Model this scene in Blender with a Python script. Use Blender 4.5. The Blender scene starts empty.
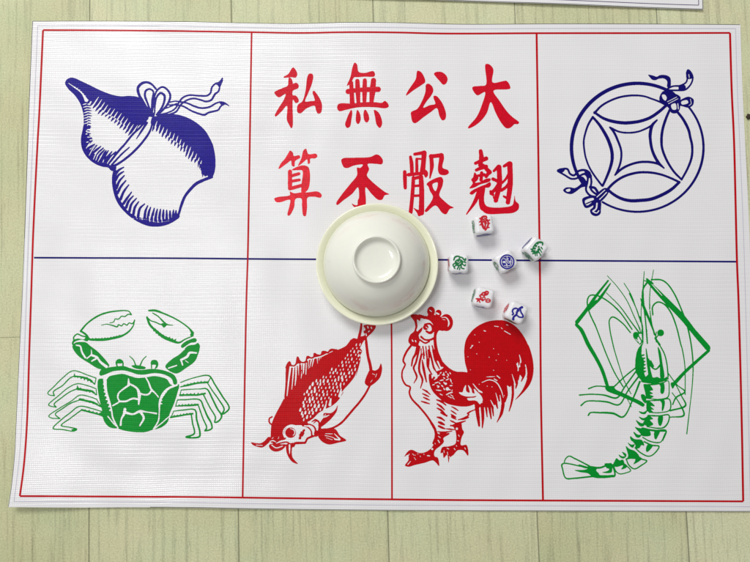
import bpy, math, random
import numpy as np

# ------------------------------------------------------------------ camera maths
F_PX, CX, CY = 610.0, 375.0, 281.0
TH = math.radians(3.65)
H = 0.487
ct, st = math.cos(TH), math.sin(TH)

def unproject(px, py, z=0.0):
    """pixel of the photograph -> point on the horizontal plane z"""
    px = np.asarray(px, float); py = np.asarray(py, float)
    dx = (px-CX)/F_PX; dy = -(py-CY)/F_PX
    wx = dx; wy = ct*dy + st; wz = st*dy - ct
    t = (z-H)/wz
    return wx*t, wy*t

MAT_T = 0.0006
def corner(px, py):
    x, y = unproject(px, py); return float(x), float(y)
BLx, BLy = corner(10, 505)
def sm(t):
    t = np.clip(t, 0, 1); return t*t*(3-2*t)
def mat_h(x, y):
    """height of the vinyl mat's top face above the floor: soft waves and a curled corner"""
    h = MAT_T + 0.00075 + 0.00032*np.sin(x*52+0.8)*np.sin(y*38+0.4) + 0.00022*np.sin(x*95+y*60+2.0) \
        + 0.00012*np.sin(x*190-y*40+np.sin(y*31)*1.5)*np.sin(y*22+1.0) + 0.00006*np.sin(y*230+x*35+2*np.sin(x*27))
    d = np.hypot(x-BLx, (y-BLy))
    h = h + 0.0062*sm(1-d/0.085)**1.3
    h = h + 0.0016*sm(1-np.abs(y-BLy)/0.03)*sm(1-np.abs(x-(BLx+0.13))/0.13)
    ty = unproject(375, 22)[1]
    h = h + 0.0010*sm(1-np.abs(y-ty)/0.03)*(0.5+0.5*np.sin(x*42+1.0))
    h = h + 0.0010*sm(1-np.abs(x+0.285)/0.03)*sm((y-0.06)/0.05)
    return h
def on_mat(px, py, eps=0.0):
    z = np.full(np.shape(px), 0.001)
    for _ in range(8):
        x, y = unproject(px, py, z); z = mat_h(x, y)+eps
    x, y = unproject(px, py, z)
    return x, y, z

# ------------------------------------------------------------------ materials
def new_mat(name):
    m = bpy.data.materials.new(name); m.use_nodes = True
    nt = m.node_tree; b = nt.nodes['Principled BSDF']
    return m, nt, b
def lin(c):
    return tuple(((v/255)/12.92 if v/255 <= 0.04045 else ((v/255+0.055)/1.055)**2.4) for v in c)
def N(nt, t, **kw):
    n = nt.nodes.new(t)
    for k, v in kw.items(): setattr(n, k, v)
    return n
def mth(nt, op, a, b=None, clamp=False):
    n = N(nt, 'ShaderNodeMath', operation=op); n.use_clamp = clamp
    for i, v in enumerate((a, b)):
        if v is None: continue
        if hasattr(v, 'links'): nt.links.new(v, n.inputs[i])
        else: n.inputs[i].default_value = v
    return n.outputs[0]

def weave(nt):
    """threads of the woven vinyl: returns (height 0..1, grid mask)"""
    tc = N(nt, 'ShaderNodeTexCoord')
    nz = N(nt, 'ShaderNodeTexNoise'); nz.inputs['Scale'].default_value = 14; nz.inputs['Detail'].default_value = 2
    nt.links.new(tc.outputs['Object'], nz.inputs['Vector'])
    sx = N(nt, 'ShaderNodeSeparateXYZ'); nt.links.new(tc.outputs['Object'], sx.inputs[0])
    # slight wobble of the threads
    wob = mth(nt, 'MULTIPLY', nz.outputs['Fac'], 0.004)
    xx = mth(nt, 'ADD', sx.outputs['X'], wob); yy = mth(nt, 'ADD', sx.outputs['Y'], wob)
    P1, P2 = 0.00150, 0.00158
    a = mth(nt, 'COSINE', mth(nt, 'MULTIPLY', xx, 2*math.pi/P1))
    b = mth(nt, 'COSINE', mth(nt, 'MULTIPLY', yy, 2*math.pi/P2))
    c = mth(nt, 'COSINE', mth(nt, 'MULTIPLY', yy, 2*math.pi/0.0034))
    n2 = N(nt, 'ShaderNodeTexNoise'); n2.inputs['Scale'].default_value = 9; n2.inputs['Detail'].default_value = 3
    mp = N(nt, 'ShaderNodeMapping'); mp.inputs['Scale'].default_value = (0.5, 3.0, 1)
    nt.links.new(tc.outputs['Object'], mp.inputs[0]); nt.links.new(mp.outputs[0], n2.inputs['Vector'])
    camp = mth(nt, 'MULTIPLY', c, mth(nt, 'MULTIPLY', mth(nt, 'SUBTRACT', n2.outputs['Fac'], 0.33, True), 1.9))
    h = mth(nt, 'ADD', mth(nt, 'ADD', mth(nt, 'MULTIPLY', a, 0.36), mth(nt, 'MULTIPLY', b, 0.48)), camp)
    # streaks: long horizontal tension lines
    n3 = N(nt, 'ShaderNodeTexNoise'); n3.inputs['Scale'].default_value = 1; n3.inputs['Detail'].default_value = 3
    mp3 = N(nt, 'ShaderNodeMapping'); mp3.inputs['Scale'].default_value = (14, 320, 1)
    nt.links.new(tc.outputs['Object'], mp3.inputs[0]); nt.links.new(mp3.outputs[0], n3.inputs['Vector'])
    h = mth(nt, 'ADD', h, mth(nt, 'MULTIPLY', n3.outputs['Fac'], 1.0))
    fine = N(nt, 'ShaderNodeTexNoise'); fine.inputs['Scale'].default_value = 2200; fine.inputs['Detail'].default_value = 1
    nt.links.new(tc.outputs['Object'], fine.inputs['Vector'])
    h2 = mth(nt, 'ADD', h, mth(nt, 'MULTIPLY', fine.outputs['Fac'], 0.5))
    grid = mth(nt, 'ADD', mth(nt, 'MULTIPLY', a, 0.5), mth(nt, 'MULTIPLY', b, 0.5))   # -1..1
    return tc, h2, grid, nz

def vinyl(name, col, rough=0.33, amp=0.05, bump=0.55, mott=0.0, spec=0.14):
    m, nt, b = new_mat(name)
    tc, h, grid, nz = weave(nt)
    L = lin(col)
    br = N(nt, 'ShaderNodeBrightContrast')
    fac = mth(nt, 'MULTIPLY', grid, amp)
    if mott:
        n4 = N(nt, 'ShaderNodeTexNoise'); n4.inputs['Scale'].default_value = 420; n4.inputs['Detail'].default_value = 4
        nt.links.new(tc.outputs['Object'], n4.inputs['Vector'])
        fac = mth(nt, 'ADD', fac, mth(nt, 'MULTIPLY', mth(nt, 'SUBTRACT', n4.outputs['Fac'], 0.45), mott))
    mul = mth(nt, 'ADD', fac, 1.0)
    vm = N(nt, 'ShaderNodeVectorMath', operation='SCALE')
    vm.inputs[0].default_value = L; nt.links.new(mul, vm.inputs['Scale'])
    nt.links.new(vm.outputs[0], b.inputs['Base Color'])
    b.inputs['Roughness'].default_value = rough
    b.inputs['Specular IOR Level'].default_value = spec
    bp = N(nt, 'ShaderNodeBump'); bp.inputs['Strength'].default_value = bump; bp.inputs['Distance'].default_value = 0.00009
    nt.links.new(h, bp.inputs['Height']); nt.links.new(bp.outputs[0], b.inputs['Normal'])
    return m

M_VINYL = vinyl('white_vinyl', (235, 234, 235), 0.23, 0.06, spec=0.5)
M_RED = vinyl('red_ink', (206, 6, 36), 0.36, 0.06, mott=0.5)
M_DRED = vinyl('deep_red_ink', (188, 3, 14), 0.36, 0.06, mott=0.35)
M_SHEEN_RED = vinyl('red_ink_sheen_tint', (222, 40, 55), 0.36, 0.18, mott=0.9)  # the red ink again, with the mat's sheen painted in as a lighter colour
M_BLUE = vinyl('blue_ink', (22, 4, 132), 0.36, 0.06, mott=0.5)
M_NAVY = vinyl('navy_ink', (14, 8, 106), 0.36, 0.06, mott=0.4)
M_GREEN = vinyl('green_ink', (0, 143, 44), 0.36, 0.06, mott=0.35)
M_GREY = vinyl('grey_ink', (200, 199, 210), 0.34, 0.05)

def plain(name, col, rough, spec=0.5, noise=0.0, scale=300, coat=0.0, sss=0.0, bump=0.0):
    m, nt, b = new_mat(name)
    L = lin(col)
    b.inputs['Base Color'].default_value = (*L, 1)
    b.inputs['Roughness'].default_value = rough
    b.inputs['Specular IOR Level'].default_value = spec
    b.inputs['Coat Weight'].default_value = coat; b.inputs['Coat Roughness'].default_value = 0.08
    if sss:
        b.inputs['Subsurface Weight'].default_value = sss
        b.inputs['Subsurface Radius'].default_value = (1, 0.9, 0.7); b.inputs['Subsurface Scale'].default_value = 0.003
    tc = N(nt, 'ShaderNodeTexCoord')
    n4 = N(nt, 'ShaderNodeTexNoise'); n4.inputs['Scale'].default_value = scale; n4.inputs['Detail'].default_value = 5
    nt.links.new(tc.outputs['Object'], n4.inputs['Vector'])
    if noise:
        mul = mth(nt, 'ADD', mth(nt, 'MULTIPLY', mth(nt, 'SUBTRACT', n4.outputs['Fac'], 0.5), noise), 1.0)
        vm = N(nt, 'ShaderNodeVectorMath', operation='SCALE'); vm.inputs[0].default_value = L
        nt.links.new(mul, vm.inputs['Scale']); nt.links.new(vm.outputs[0], b.inputs['Base Color'])
    if bump:
        bp = N(nt, 'ShaderNodeBump'); bp.inputs['Strength'].default_value = bump; bp.inputs['Distance'].default_value = 0.0004
        nt.links.new(n4.outputs['Fac'], bp.inputs['Height']); nt.links.new(bp.outputs[0], b.inputs['Normal'])
    return m
M_BOWL = plain('cream_porcelain', (239, 240, 228), 0.11, 0.5, 0.03, 60, sss=0.12, bump=0.04)
M_DISH = plain('ivory_porcelain', (240, 241, 216), 0.13, 0.5, 0.03, 60, sss=0.12, bump=0.04)
M_DIE = plain('white_plastic', (238, 238, 240), 0.25, 0.5, 0.02, 200, sss=0.1)
M_DR = plain('die_red_paint', (200, 22, 40), 0.4, 0.4, 0.8, 900)
M_DG = plain('die_green_paint', (20, 118, 62), 0.4, 0.4, 0.8, 900)
M_DB = plain('die_blue_paint', (28, 26, 140), 0.4, 0.4, 0.5, 900)
M_CRUMB = plain('dark_crumb', (58, 48, 36), 0.7, 0.3, 0.5, 900)

# ------------------------------------------------------------------ objects
C = bpy.context.scene.collection
def mesh_obj(name, verts, faces, mat, parent=None, smooth=True, origin=(0, 0, 0)):
    me = bpy.data.meshes.new(name)
    v = np.asarray(verts, float) - np.asarray(origin, float)
    me.from_pydata(v.tolist(), [], [list(map(int, f)) for f in faces])
    me.update()
    if smooth: me.polygons.foreach_set('use_smooth', [True]*len(me.polygons))
    me.materials.append(mat)
    o = bpy.data.objects.new(name, me); C.objects.link(o)
    if parent: o.parent = parent
    else: o.location = origin
    return o
def thing(name, label, cat, loc=(0, 0, 0), rz=0.0, group=None):
    o = bpy.data.objects.new(name, None); C.objects.link(o)
    o.empty_display_size = 0.01
    o.location = loc; o.rotation_euler = (0, 0, rz)
    o['label'] = label; o['category'] = cat
    if group: o['group'] = group
    return o

# ------------------------------------------------------------------ ink: brush strokes -> outlines
V = dict(   # views: (x0, y0, scale) of the enlargements in which the marks were measured
 P=(0, 0, 1), G1=(60, 70, 7.49), G2=(135, 70, 7.49), G3=(75, 125, 9.3625), G4=(105, 160, 8.03), G5=(150, 120, 5.62),
 K0=(550, 60, 3.406), K1=(555, 65, 7.49), K2=(630, 65, 7.49), K3=(550, 150, 7.49), K4=(630, 130, 6.244),
 C0=(35, 300, 3.745), C1=(65, 305, 9.3625), C2=(135, 305, 9.3625), C3=(40, 365, 8.03), C4=(90, 355, 7.02), C5=(160, 370, 8.03),
 F0=(245, 310, 3.406), F1=(278, 345, 10.22), F2=(335, 315, 8.03), F3=(245, 395, 8.03), F4=(295, 380, 8.03), F5=(300, 340, 8.03),
 R0=(390, 300, 3.214), R1=(398, 300, 8.65), R2=(398, 350, 7.03), R3=(425, 360, 8.03), R4=(398, 415, 9.3625), R5=(455, 310, 6.244), R6=(465, 360, 7.49),
 H1=(570, 265, 7.03), H2=(630, 265, 7.02), H3=(575, 335, 6.25), H4=(630, 330, 5.107), H5=(625, 375, 8.64), H6=(555, 430, 10.21), H7=(605, 425, 10.21),
 T1=(270, 60, 9.36), T2=(270, 145, 7.5), T3=(333, 58, 7.8), T4=(333, 150, 9.367), T5=(400, 65, 9.364), T6=(400, 148, 8.03), T7=(465, 58, 7.8), T8=(465, 146, 7.8),
 D1=(440, 205, 7.5), D2=(490, 230, 11.25), D3=(465, 280, 10.71))

def cat_rom(P, closed, step=1.0, n=None):
    P = np.asarray(P, float); out = []; L = len(P)
    if L < 3 and not closed: 
        out = [P[0]+(P[-1]-P[0])*t for t in np.linspace(0, 1, 12)]; return np.array(out)
    rng = range(L) if closed else range(L-1)
    for i in rng:
        if closed: p0, p1, p2, p3 = P[i-1], P[i], P[(i+1) % L], P[(i+2) % L]
        else: p0, p1, p2, p3 = P[max(i-1, 0)], P[i], P[i+1], P[min(i+2, L-1)]
        k = 8
        # centripetal parameters avoid loops at tight corners
        def d(a, b): return max(np.hypot(*(a-b)), 1e-4)**0.5
        t0 = 0; t1 = t0+d(p0, p1); t2 = t1+d(p1, p2); t3 = t2+d(p2, p3)
        if np.allclose(p0, p1): p0 = p1-(p2-p1); t1 = t0+d(p0, p1); t2 = t1+d(p1, p2); t3 = t2+d(p2, p3)
        if np.allclose(p2, p3): p3 = p2+(p2-p1); t3 = t2+d(p2, p3)
        for j in range(k):
            t = t1+(t2-t1)*j/k
            A1 = (t1-t)/(t1-t0)*p0+(t-t0)/(t1-t0)*p1; A2 = (t2-t)/(t2-t1)*p1+(t-t1)/(t2-t1)*p2; A3 = (t3-t)/(t3-t2)*p2+(t-t2)/(t3-t2)*p3
            B1 = (t2-t)/(t2-t0)*A1+(t-t0)/(t2-t0)*A2; B2 = (t3-t)/(t3-t1)*A2+(t-t1)/(t3-t1)*A3
            out.append((t2-t)/(t2-t1)*B1+(t-t1)/(t2-t1)*B2)
    if not closed: out.append(P[-1])
    return np.array(out)

class Art:
    def __init__(s, x0, y0, x1, y1, S=5, rag=0.10, seed=1, gain=0.3):
        s.x0, s.y0, s.res = x0, y0, S
        s.nx = int((x1-x0)*S)+1; s.ny = int((y1-y0)*S)+1
        s.a = np.zeros((s.ny, s.nx), np.float32); s.view = V['P']
        s.rs = np.random.RandomState(seed); s.rag = rag; s.gain = gain
    def pts(s, txt):
        out = []; tk = txt.split(); i = 0
        while i < len(tk):
            if tk[i][0] == '@': s.view = V[tk[i][1:]]; i += 1; continue
            x, y = float(tk[i]), float(tk[i+1]); i += 2
            v = s.view; out.append((v[0]+x/v[2], v[1]+y/v[2]))
        return np.array(out)
    def _poly(s, P, val):
        P = (P-[s.x0, s.y0])*s.res
        ymin = max(int(math.floor(P[:, 1].min())), 0); ymax = min(int(math.ceil(P[:, 1].max())), s.ny-1)
        X0 = P[:, 0]; Y0 = P[:, 1]; X1 = np.roll(X0, -1); Y1 = np.roll(Y0, -1)
        for y in range(ymin, ymax+1):
            yy = y+1e-4
            m = ((Y0 <= yy) & (Y1 > yy)) | ((Y1 <= yy) & (Y0 > yy))
            if not m.any(): continue
            xs = np.sort(X0[m]+(yy-Y0[m])*(X1[m]-X0[m])/(Y1[m]-Y0[m]))
            for k in range(0, len(xs)-1, 2):
                a = max(int(math.ceil(xs[k])), 0); b = min(int(math.floor(xs[k+1])), s.nx-1)
                if b >= a: s.a[y, a:b+1] = val
    def _stroke(s, P, W, val):
        P = (P-[s.x0, s.y0])*s.res; W = np.maximum(np.asarray(W)*s.res/2+(s.gain*s.res/2 if val else 0), 0.35)
        for i in range(len(P)-1):
            (ax, ay), (bx, by) = P[i], P[i+1]; ra, rb = W[i], W[i+1]; R = max(ra, rb)+1
            x0 = max(int(min(ax, bx)-R), 0); x1 = min(int(max(ax, bx)+R)+2, s.nx)
            y0 = max(int(min(ay, by)-R), 0); y1 = min(int(max(ay, by)+R)+2, s.ny)
            if x1 <= x0 or y1 <= y0: continue
            gx, gy = np.meshgrid(np.arange(x0, x1), np.arange(y0, y1))
            dx, dy = bx-ax, by-ay; L2 = dx*dx+dy*dy+1e-9
            t = np.clip(((gx-ax)*dx+(gy-ay)*dy)/L2, 0, 1)
            d = np.hypot(gx-ax-t*dx, gy-ay-t*dy)-(ra+(rb-ra)*t)
            s.a[y0:y1, x0:x1][d < 0] = val
    def fill(s, txt, val=1.0, sharp=False):
        for part in txt.split(';'):
            P = s.pts(part)
            if len(P) < 3: continue
            s._poly(P if sharp else cat_rom(P, True), val)
    def F(s, *t):
        for q in t: s.fill(q, 1)
    def E(s, *t):
        for q in t: s.fill(q, 0)
    def f(s, *t):
        for q in t: s.fill(q, 1, True)
    def S(s, txt, w, val=1.0):
        w = w if isinstance(w, (tuple, list)) else (w,)
        for part in txt.split(';'):
            P = s.pts(part)
            if len(P) < 2: continue
            Q = cat_rom(P, False)
            k = s.view[2]
            W = np.interp(np.linspace(0, 1, len(Q)), np.linspace(0, 1, len(w)), w) if len(w) > 1 else np.full(len(Q), w[0])
            s._stroke(Q, W/k*(1+s.rag*np.convolve(s.rs.uniform(-1, 1, len(Q)+2), [.33, .34, .33], 'valid')), val)
    def X(s, txt, w): s.S(txt, w, 0.0)
    def arc(s, cx, cy, rx, ry, a0, a1, w):
        t = np.radians(np.linspace(a0, a1, 90)); P = np.stack([cx+rx*np.cos(t), cy+ry*np.sin(t)], 1)
        s._stroke(P, np.interp(np.linspace(0, 1, 90), np.linspace(0, 1, len(w)), w), 1)
    def disc(s, cx, cy, rx, ry=None, val=1.0, view=None):
        v = V[view] if view else s.view; ry = ry or rx
        t = np.linspace(0, 2*math.pi, 24, endpoint=False)
        s._poly(np.stack([v[0]+(cx+rx*np.cos(t))/v[2], v[1]+(cy+ry*np.sin(t))/v[2]], 1), val)
    def comb(s, path, n, dx, dy, w, val, ph=0.0, jit=0.25):
        Q = cat_rom(s.pts(path), False); k = s.view[2]
        L = np.concatenate([[0], np.cumsum(np.hypot(*np.diff(Q, axis=0).T))])
        for i in range(n):
            u = (i+0.5+ph)/n*L[-1]
            p = np.array([np.interp(u, L, Q[:, 0]), np.interp(u, L, Q[:, 1])])
            g = 1+jit*s.rs.uniform(-1, 1)
            v = np.array([dx*g, dy*g])/k
            s._stroke(np.array([p-v*0.25, p+v*0.4, p+v]), np.array([w, w*0.8, w*0.25])/k, val)
    def outline(s):
        """marching squares on the inked field -> (px, py) vertices and faces"""
        A = s.a.copy(); A[0, :] = A[-1, :] = 0; A[:, 0] = A[:, -1] = 0
        B = A.copy()                                           # soften the steps
        for ax in (0, 1, 0, 1): B = (np.roll(B, 1, ax)+2*B+np.roll(B, -1, ax))/4
        ins = B > 0.5
        c = ins[:-1, :-1].astype(int)+ins[:-1, 1:]*2+ins[1:, 1:]*4+ins[1:, :-1]*8
        vid = {}; vs = []; fs = []
        def gv(key, x, y):
            k = vid.get(key)
            if k is None: k = vid[key] = len(vs); vs.append((x, y))
            return k
        MAXR = int(3.0*s.res)
        for y in range(c.shape[0]):
            row = c[y]; nz = np.nonzero(row)[0]; x = 0; i = 0
            while i < len(nz):
                x = int(nz[i]); v = int(row[x])
                if v == 15:
                    j = i
                    while j+1 < len(nz) and nz[j+1] == nz[j]+1 and row[nz[j+1]] == 15 and (nz[j+1]-x) < MAXR and nz[j+1] % MAXR: j += 1
                    e = int(nz[j])+1
                    fs.append((gv((x, y, 0), x, y), gv((e, y, 0), e, y), gv((e, y+1, 0), e, y+1), gv((x, y+1, 0), x, y+1))); i = j+1; continue
                cs = ((x, y), (x+1, y), (x+1, y+1), (x, y+1)); f = []
                for q in range(4):
                    a, b = cs[q], cs[(q+1) % 4]
                    ia, ib = v >> q & 1, v >> ((q+1) % 4) & 1
                    if ia: f.append(gv((a[0], a[1], 0), *a))
                    if ia != ib:
                        va, vb = B[a[1], a[0]], B[b[1], b[0]]; t = (0.5-va)/(vb-va)
                        lo, hi = min(a, b), max(a, b)
                        f.append(gv((lo[0], lo[1], 1 if lo[1] == hi[1] else 2), a[0]+(b[0]-a[0])*t, a[1]+(b[1]-a[1])*t))
                if len(f) >= 3: fs.append(tuple(f))
                i += 1
        vs = np.array(vs, float)
        fs = [tuple(reversed(f)) for f in fs]
        return s.x0+vs[:, 0]/s.res, s.y0+vs[:, 1]/s.res, fs

INK = 0.00007
def print_on_mat(name, art, mat, parent, label=None):
    px, py, fs = art.outline()
    x, y, z = on_mat(px, py, INK)
    o = mesh_obj(name, np.stack([x, y, z], 1), fs, mat, parent, True, parent.location)
    if label: o['label'] = label
    return o

#ART#
# ================================================================== THE MAT
M_LRED = vinyl('line_red_ink', (188, 4, 18), 0.36, 0.02, bump=0.25, mott=0.3)
M_TRIM = vinyl('dark_grey_trim', (92, 94, 88), 0.4, 0.05)
def pl(*a): return np.array(a, float).reshape(-1, 2)
TOP = pl(32.2, 21, 110, 21, 190, 21.6, 250, 23, 300, 23.4, 350, 22.2, 400, 22.6, 460, 24, 560, 23.6, 650, 23.8, 740.4, 24.4)
BOT = pl(8, 507, 60, 507.4, 130, 507.2, 190, 507.6, 250, 508.8, 300, 509.6, 375, 510.3, 460, 510.8, 560, 511, 650, 511.3, 757, 511.6)
LEF = pl(32.2, 21, 28.2, 120, 27.6, 140, 24.2, 238, 22.2, 290, 18.8, 360, 16, 420, 14.3, 455, 11.3, 485, 8, 507)
RIG = pl(740.4, 24.4, 742.5, 90, 745, 140, 749.3, 230, 751.5, 300, 754, 380, 755.4, 420, 757, 511.6)
def samp(P, n, ax):
    Q = cat_rom(P, False); t = (Q[:, ax]-Q[0, ax])/(Q[-1, ax]-Q[0, ax]); u = np.linspace(0, 1, n)
    return np.stack([np.interp(u, t, Q[:, 0]), np.interp(u, t, Q[:, 1])], 1)
NU, NV = 300, 200
t_, b_, l_, r_ = samp(TOP, NU+1, 0), samp(BOT, NU+1, 0), samp(LEF, NV+1, 1), samp(RIG, NV+1, 1)
u = np.linspace(0, 1, NU+1)[None, :, None]; v = np.linspace(0, 1, NV+1)[:, None, None]
G = (1-v)*t_[None]+v*b_[None]+(1-u)*l_[:, None]+u*r_[:, None] \
    - ((1-u)*(1-v)*t_[0]+u*(1-v)*t_[-1]+(1-u)*v*b_[0]+u*v*b_[-1])
mx, my, mz = on_mat(G[..., 0].ravel(), G[..., 1].ravel())
cxm, cym = corner(386, 266)
mat_root = thing('printed_mat', 'large white vinyl mat with printed gourd, coin, crab, fish, rooster and shrimp under the bowl', 'game mat', (cxm, cym, 0), group='printed vinyl mats')
top = np.stack([mx, my, mz], 1); bot = top.copy(); bot[:, 2] -= MAT_T*0.8
W1 = NU+1; fs = []
for j in range(NV):
    for i in range(NU):
        a = j*W1+i; fs.append((a, a+W1, a+W1+1, a+1))
n0 = len(top); fs += [tuple(n0+q for q in reversed(f)) for f in fs]
ring = [i for i in range(W1)]+[j*W1+NU for j in range(1, NV+1)]+[NV*W1+i for i in range(NU-1, -1, -1)]+[j*W1 for j in range(NV-1, 0, -1)]
for k in range(len(ring)):
    a, b = ring[k], ring[(k+1) % len(ring)]; fs.append((a, b, n0+b, n0+a))
mesh_obj('vinyl_sheet', np.concatenate([top, bot]), fs, M_VINYL, mat_root, True, mat_root.location)
sheet = bpy.data.objects['vinyl_sheet']
# crisp edge
es = sheet.modifiers.new('edge', 'EDGE_SPLIT'); es.split_angle = math.radians(40)

# ---------------------------------------------------------------- ruled lines
def ribbon(P, w):
    """straight-edged printed line along a measured path -> vertices and faces on the mat"""
    Q = cat_rom(P, False); L = np.concatenate([[0], np.cumsum(np.hypot(*np.diff(Q, axis=0).T))])
    t = np.linspace(0, L[-1], max(int(L[-1]/2.5), 4)); X = np.interp(t, L, Q[:, 0]); Y = np.interp(t, L, Q[:, 1])
    dx, dy = np.gradient(X), np.gradient(Y); n = np.hypot(dx, dy); nx, ny = -dy/n*w/2, dx/n*w/2
    px = np.stack([X+nx, X-nx], 1).ravel(); py = np.stack([Y+ny, Y-ny], 1).ravel()
    return px, py, [(2*i, 2*i+2, 2*i+3, 2*i+1) for i in range(len(X)-1)]
def ruled(name, lines, mat, eps=None):
    vs = []; fs = []
    for k, (P, w) in enumerate(lines):
        px, py, f = ribbon(P, w); x, y, z = on_mat(px, py, (eps or INK)+k*0.000002)
        o = sum(len(a) for a in vs); fs += [tuple(o+i for i in g) for g in f]; vs.append(np.stack([x, y, z], 1))
    return mesh_obj(name, np.concatenate(vs), fs, mat, mat_root, True, mat_root.location)
FT = pl(43, 30.2, 100, 30.4, 150, 30.8, 200, 31.4, 252, 32.3, 300, 33, 350, 32.2, 400, 32.6, 440, 33.6, 536, 33.3, 640, 33.2, 730, 33)
FR = pl(730, 33, 731.7, 90, 734, 140, 737, 262, 738.5, 300, 741.7, 420, 743.2, 501.3)
FB = pl(743.2, 501.3, 560, 500.5, 460, 500, 392, 499.3, 300, 498.3, 243, 497.5, 190, 496.9, 100, 496.4, 19.8, 496)
FL = pl(19.8, 496, 22.6, 476, 24.8, 455, 27.1, 420, 29.3, 350, 31.3, 290, 33.3, 230, 37.7, 140, 38.9, 120, 40.8, 80, 43, 30.2)
ruled('red_frame_line', [(FT, 1.8), (FR, 2.1), (FB, 1.9), (FL, 1.9)], M_LRED)
ruled('red_divider_line', [(pl(251.6, 32.5, 248.5, 220, 247.7, 258, 246.4, 300, 244, 420, 242.6, 497.4), 1.75)], M_LRED)
ruled('red_divider_line', [(pl(536.6, 33.6, 538, 130, 539.3, 230, 540, 280, 541, 400, 543, 500.3), 2.0)], M_LRED)
ruled('red_divider_line', [(pl(391.2, 300, 391.6, 340, 391.9, 420, 392, 499), 1.7)], M_LRED)
ruled('blue_divider_line', [(pl(34, 257.7, 200, 258.4, 250, 258.9, 316, 259.3, 455, 259.9, 540, 260.5, 640, 261.1, 737.6, 261.7), 1.75)], M_NAVY)
def off(P, dx, dy): return P+np.array([dx, dy])
ruled('grey_margin_line', [(pl(37.6, 26, 110, 25.8, 190, 26.4, 250, 27.6, 300, 28.2, 350, 27.2, 400, 27.6, 460, 28.8, 560, 28.4, 735.6, 28.6), .7),
      (pl(735.6, 28.6, 737.4, 90, 739.6, 140, 743.4, 230, 747.6, 380, 750.6, 506.6), .7),
      (pl(750.6, 506.6, 560, 505.8, 375, 505, 250, 503.4, 190, 502.3, 60, 501.6, 14, 501.4), .7),
      (pl(14, 501.4, 19.5, 455, 21.6, 420, 26.6, 290, 28.4, 238, 32.8, 140, 37.6, 26), .7)], M_GREY)
ruled('dark_trim_line', [(pl(32.6, 21.3, 110, 21.3, 190, 21.9, 250, 23.3, 300, 23.7, 350, 22.5, 400, 22.9, 460, 24.3, 560, 23.9, 650, 24.1, 740, 24.7), .55), (pl(32.6, 21.3, 28.5, 120, 27.9, 140, 24.5, 238), .6), (pl(24.5, 238, 22.5, 290, 19.1, 360, 16.3, 420, 14.6, 455, 11.6, 485, 8.4, 506.6), .45), (pl(150, 507, 190, 507.2, 250, 508.4, 300, 509.2, 375, 509.9, 460, 510.4, 560, 510.6, 650, 510.9, 756.6, 511.2), .5)], M_TRIM, 0.00005)

# ---------------------------------------------------------------- gourd
A = Art(60, 70, 235, 232, 5, seed=3)
A.F('@G1 38 100 48 74 78 58 110 61 160 84 220 112 280 142 340 168 400 188 460 197 520 194 590 206 640 260 690 330 655 365 600 430 548 475 500 425 450 385 400 350 350 325 300 280 240 238 198 214 150 176 100 138 58 100',
    '@G1 38 100 60 140 110 190 150 250 172 320 178 390 168 460 160 520 164 576 206 580 203 520 198 450 206 390 203 330 195 280 186 236 162 180 110 130 62 96')
A.X('@G1 62 98 100 124 150 160 178 192 205 238', (3, 7, 8, 12, 22)); A.comb('@G1 100 124 150 160 190 205', 6, 10, -8, 6, 0)
A.comb('@G1 215 215 300 285 400 350 545 470', 15, -24, 30, 17, 1)
A.comb('@G1 240 225 300 275 350 318 400 340 450 375 500 415 552 462', 13, 26, -40, 10, 0, 0.45)
A.comb('@G1 190 235 200 290 205 400 198 470 210 540', 16, 32, 4, 11, 1)
A.comb('@G1 182 235 196 300 200 400 195 470 205 540', 15, -20, 6, 8, 0, 0.5)
A.F('@G3 86 -6 68 60 56 120 56 170 65 220 95 280 140 330 200 370 260 392 310 400 345 430 352 410 330 360 300 325 230 300 170 262 130 220 106 170 98 110 100 60 112 -6')
A.S('@G3 100 30 150 20', (26, 4)); A.S('@G3 98 110 138 82', (24, 4))
for q in ('104 140 155 120', '108 190 160 146', '122 220 185 180', '150 240 205 190', '165 262 242 200', '182 290 266 215', '205 310 276 232', '235 320 292 238', '255 325 312 240', '275 335 345 250', '290 340 382 250'):
    A.S('@G3 '+q, (23, 20, 8))
A.X('@G3 105 218 140 165; @G3 132 285 168 220 190 200; @G3 172 322 195 270 232 225; @G3 194 332 215 280 262 232; @G3 216 342 240 300 262 262; @G3 260 350 270 325; @G3 316 355 330 318 360 280', (6, 9, 5))
# strap
A.E('@G1 650 372 668 352 705 352 700 400 660 470 600 575 470 590 560 468')
A.E('@G3 560 70 610 0 735 0 700 60 640 150 560 240 480 310 400 365 350 378 300 362 440 210')
A.S('@G1 655 362 600 430 545 482 480 562 @G3 420 230 315 362', 17)
A.S('@G3 508 210 440 270 345 372', (9, 14, 16)); A.S('@G3 672 -20 575 130', (20, 17, 6))
A.S('@G3 728 -30 700 60 640 150 560 240 480 310 400 365 352 388', (14, 18, 19, 20, 18))
A.F('@G3 315 395 345 380 385 385 380 420 350 432 325 415')
# bow
A.E('@G2 40 185 32 150 40 122 65 105 100 102 130 120 148 145 140 175 128 230 125 310 108 325 75 250')
A.E('@G2 128 320 140 250 152 180 172 150 205 135 238 150 258 190 246 240 215 290 168 335')
A.S('@G2 116 335 62 240 30 185 22 135 48 103 88 92 128 110 156 142', (12, 17, 19, 18, 15, 13))
A.S('@G2 122 325 94 250 74 190 82 155 108 143 136 160 128 230 122 320', (12, 14, 14, 12, 12, 9))
A.S('@G2 126 335 140 250 150 185 170 148 205 128 240 146 264 190 252 240 218 290 170 338', (9, 10, 12, 13, 15, 14, 10))
A.S('@G2 146 325 152 250 162 205 190 173 218 188 222 220 202 280 160 335', (9, 10, 13, 16, 16, 14, 10))
A.disc(125, 335, 24, 18, view='G2')
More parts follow.
